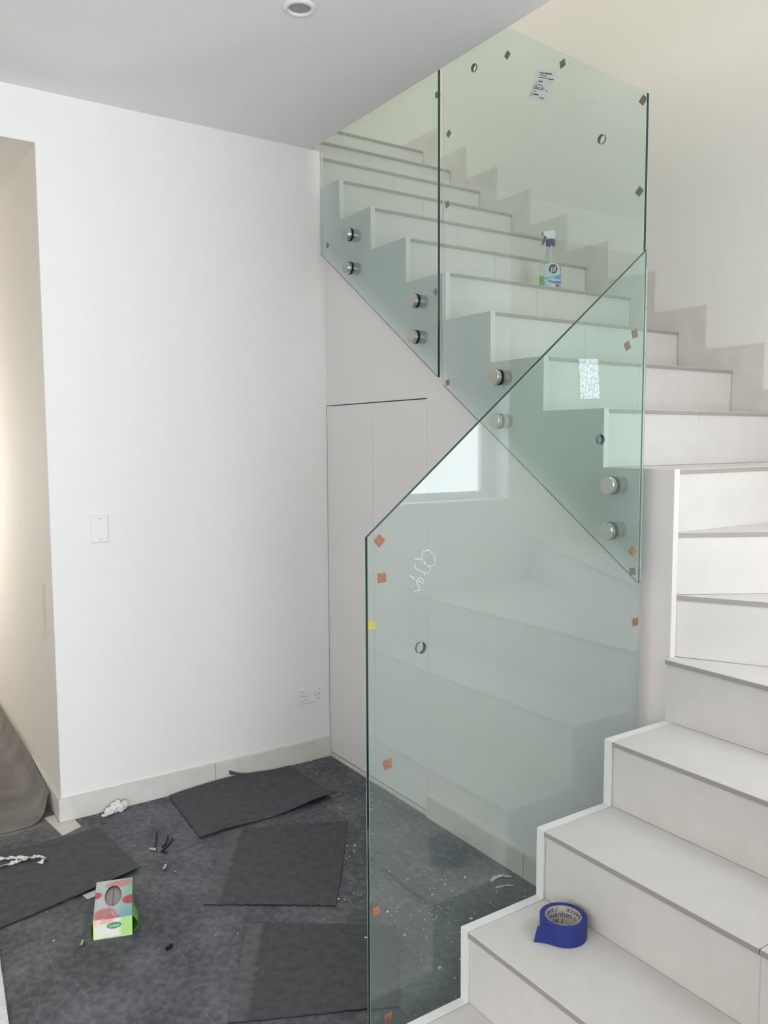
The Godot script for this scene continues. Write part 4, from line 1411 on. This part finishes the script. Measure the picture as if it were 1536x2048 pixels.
func _debris() -> void:
	# bare pale tile at the wall corner
	var st := begin()
	extrude(st, PackedVector2Array([Vector2(-1.277, 0.130), Vector2(-1.198, 0.092), Vector2(-1.205, 0.014), Vector2(-1.264, 0.0135), Vector2(-1.264, -0.075), Vector2(-1.305, -0.070)]), Vector3.ZERO, Vector3.RIGHT, Vector3.BACK, Vector3.UP, 0.0004, 0.0030)
	var o := obj("tile_offcut", st, M.skirt)
	tag(o, "pale beige floor tile piece showing under the wall corner", "tile")
	st = begin()
	extrude(st, PackedVector2Array([Vector2(-1.318, 0.612), Vector2(-1.205, 0.590), Vector2(-1.210, 0.622), Vector2(-1.310, 0.645)]), Vector3.ZERO, Vector3.RIGHT, Vector3.BACK, Vector3.UP, 0.0006, 0.0028)
	o = obj("tile_offcut_001", st, M.skirt)
	tag(o, "small beige strip poking out from behind the tissue box", "tile")
	st = begin()
	extrude(st, PackedVector2Array([Vector2(-1.600, 0.770), Vector2(-1.612, 0.87), Vector2(-1.618, 0.95), Vector2(-1.634, 1.137), Vector2(-1.655, 1.40), Vector2(-2.05, 1.40), Vector2(-2.05, 0.76)]), Vector3.ZERO, Vector3.RIGHT, Vector3.BACK, Vector3.UP, 0.0005, 0.010)
	o = obj("plasterboard_offcut", st, M.plaster)
	tag(o, "rough white board lying at the lower left edge", "board")

	st = begin()
	for q in [[-1.072, 0.016, 0.046, 0.022, 0.015, 0.012], [-1.048, 0.022, 0.040, 0.018, 0.021, 0.013], [-1.026, 0.019, 0.042, 0.016, 0.018, 0.014], [-1.008, 0.024, 0.034, 0.013, 0.016, 0.011], [-1.036, 0.038, 0.034, 0.012, 0.010, 0.009], [-1.094, 0.008, 0.056, 0.015, 0.006, 0.008]]:
		_lump(st, Vector3(q[0], q[1], q[2]), Vector3(q[3], q[4], q[5]), int(q[0] * -1000), 0.75)
	o = obj("crumpled_paper", st, M.foam)
	tag(o, "crumpled white paper scrap lying against the baseboard", "paper")
	st = begin()
	_ribbon(st, [Vector3(-1.53, 0.007, 0.195), Vector3(-1.49, 0.008, 0.215), Vector3(-1.45, 0.009, 0.238), Vector3(-1.42, 0.010, 0.262), Vector3(-1.385, 0.012, 0.278), Vector3(-1.378, 0.010, 0.300), Vector3(-1.398, 0.008, 0.322)], 0.017, 3)
	_ribbon(st, [Vector3(-1.53, 0.007, 0.262), Vector3(-1.485, 0.008, 0.266), Vector3(-1.45, 0.009, 0.262), Vector3(-1.425, 0.011, 0.265), Vector3(-1.40, 0.012, 0.27)], 0.016, 8)
	o = obj("paper_strip", st, M.foam)
	tag(o, "torn white paper strip, forked, on the black sheet at left", "paper")

	# steel fixing sleeves
	for q in [["short steel sleeve beside the black rubber cuttings", -1.031, 0.435, -1.014, 0.456, true], ["short shiny steel sleeve on the floor right of the tissue box", -1.040, 0.613, -1.021, 0.586, true], ["short shiny steel sleeve on the floor left of the tissue box", -1.394, 0.908, -1.382, 0.884, true], ["small black plug in a dark smear right of the tissue box", -1.183, 1.066, -1.163, 1.054, false]]:
		st = begin()
		var a := Vector3(q[1], 0.0062, q[2])
		var c := Vector3(q[3], 0.0062, q[4])
		var d := (c - a).normalized()
		var s := d.cross(Vector3.UP)
		lathe(st, [Vector2(0.0035, 0.0), Vector2(0.0052, 0.0), Vector2(0.0056, 0.0006), Vector2(0.0056, (c - a).length() - 0.0006), Vector2(0.0052, (c - a).length()), Vector2(0.0035, (c - a).length())], Transform3D(Basis(s, d, s.cross(d)), a), 20)
		lathe(st, [Vector2(0.0035, (c - a).length()), Vector2(0.0035, 0.0)], Transform3D(Basis(s, d, s.cross(d)), a), 20)
		o = obj(numbered("steel_sleeve" if q[5] else "rubber_plug"), st, M.chrome if q[5] else M.rubber)
		tag(o, q[0], "sleeve" if q[5] else "plug", "small steel sleeves on the floor" if q[5] else "")

	# black rubber cuttings
	var n := 0
	for path in [[Vector3(-0.964, 0.003, 0.313), Vector3(-0.972, 0.005, 0.330), Vector3(-0.986, 0.004, 0.375), Vector3(-1.005, 0.003, 0.419)],
			[Vector3(-0.939, 0.004, 0.370), Vector3(-0.950, 0.006, 0.395), Vector3(-0.968, 0.003, 0.425), Vector3(-0.985, 0.003, 0.440)],
			[Vector3(-0.930, 0.003, 0.400), Vector3(-0.945, 0.004, 0.420), Vector3(-0.972, 0.003, 0.450), Vector3(-1.000, 0.003, 0.470), Vector3(-0.985, 0.003, 0.490)]]:
		st = begin()
		tube(st, path, 0.003, 8)
		o = obj(numbered("rubber_cutting"), st, M.rubber)
		tag(o, ["thin black rubber cutting, upper left of the three by the steel sleeve", "thin black rubber cutting, middle of the three by the steel sleeve", "bent black rubber cutting, lowest of the three by the steel sleeve"][n], "rubber scrap", "black rubber cuttings on the floor")
		n += 1

	# white plaster curls behind the low glass panel
	n = 0
	for q in [[[Vector3(-0.118, 0.001, 1.315), Vector3(-0.090, 0.002, 1.306), Vector3(-0.065, 0.003, 1.312), Vector3(-0.042, 0.001, 1.336)], 0.014, 12], [[Vector3(-0.133, 0.001, 1.355), Vector3(-0.110, 0.001, 1.362), Vector3(-0.090, 0.002, 1.368), Vector3(-0.072, 0.001, 1.381)], 0.006, 14]]:
		st = begin()
		_ribbon(st, q[0], q[1], q[2])
		o = obj(numbered("plaster_curl"), st, M.foam)
		tag(o, ["broad white plaster curl on the floor behind the low glass panel", "thin white plaster curl on the floor behind the low glass panel"][n], "debris", "white curls behind the glass")
		n += 1

	# plaster crumbs, far too many and small to count
	var lump := begin()
	_lump(lump, Vector3.ZERO, Vector3(1, 0.6, 0.8), 5, 0.6)
	var mm := MultiMesh.new()
	mm.transform_format = MultiMesh.TRANSFORM_3D
	mm.mesh = lump.commit()
	var at := []
	var r := RandomNumberGenerator.new()
	r.seed = 99
	for i in 300:
		var p := Vector2.ZERO
		var pick := r.randf()
		if pick < 0.45:
			p = Vector2(r.randf_range(-0.62, -0.03), r.randf_range(0.55, 1.85))
		elif pick < 0.62:
			p = Vector2(r.randfn(-0.38, 0.12), r.randfn(1.35, 0.12))
		elif pick < 0.75:
			p = Vector2(r.randf_range(-0.30, -0.05), r.randf_range(0.1, 0.6))
		elif pick < 0.83:
			p = Vector2(r.randf_range(-1.2, -0.1), r.randf_range(0.015, 0.03))
		else:
			p = Vector2(r.randf_range(-1.6, -0.3), r.randf_range(0.2, 1.9))
		if p.x > -0.015 or p.y > 1.86 or p.y < 0.014:
			continue
		at.append([p, r.randf_range(0.0008, 0.0021) * (2.2 if r.randf() < 0.10 else 1.0), r.randf() * TAU])
	mm.instance_count = at.size()
	for i in at.size():
		var s: float = at[i][1]
		mm.set_instance_transform(i, Transform3D(Basis(Vector3.UP, at[i][2]).scaled(Vector3(s * 1.4, s, s)), Vector3(at[i][0].x, s * 0.5, at[i][0].y)))
	var mi := MultiMeshInstance3D.new()
	mi.name = "plaster_crumbs"
	mi.multimesh = mm
	mi.material_override = M.white
	mi.set_meta("kind", "stuff")
	tag(mi, "white plaster crumbs scattered over the black floor sheeting", "debris")
	add_child(mi)
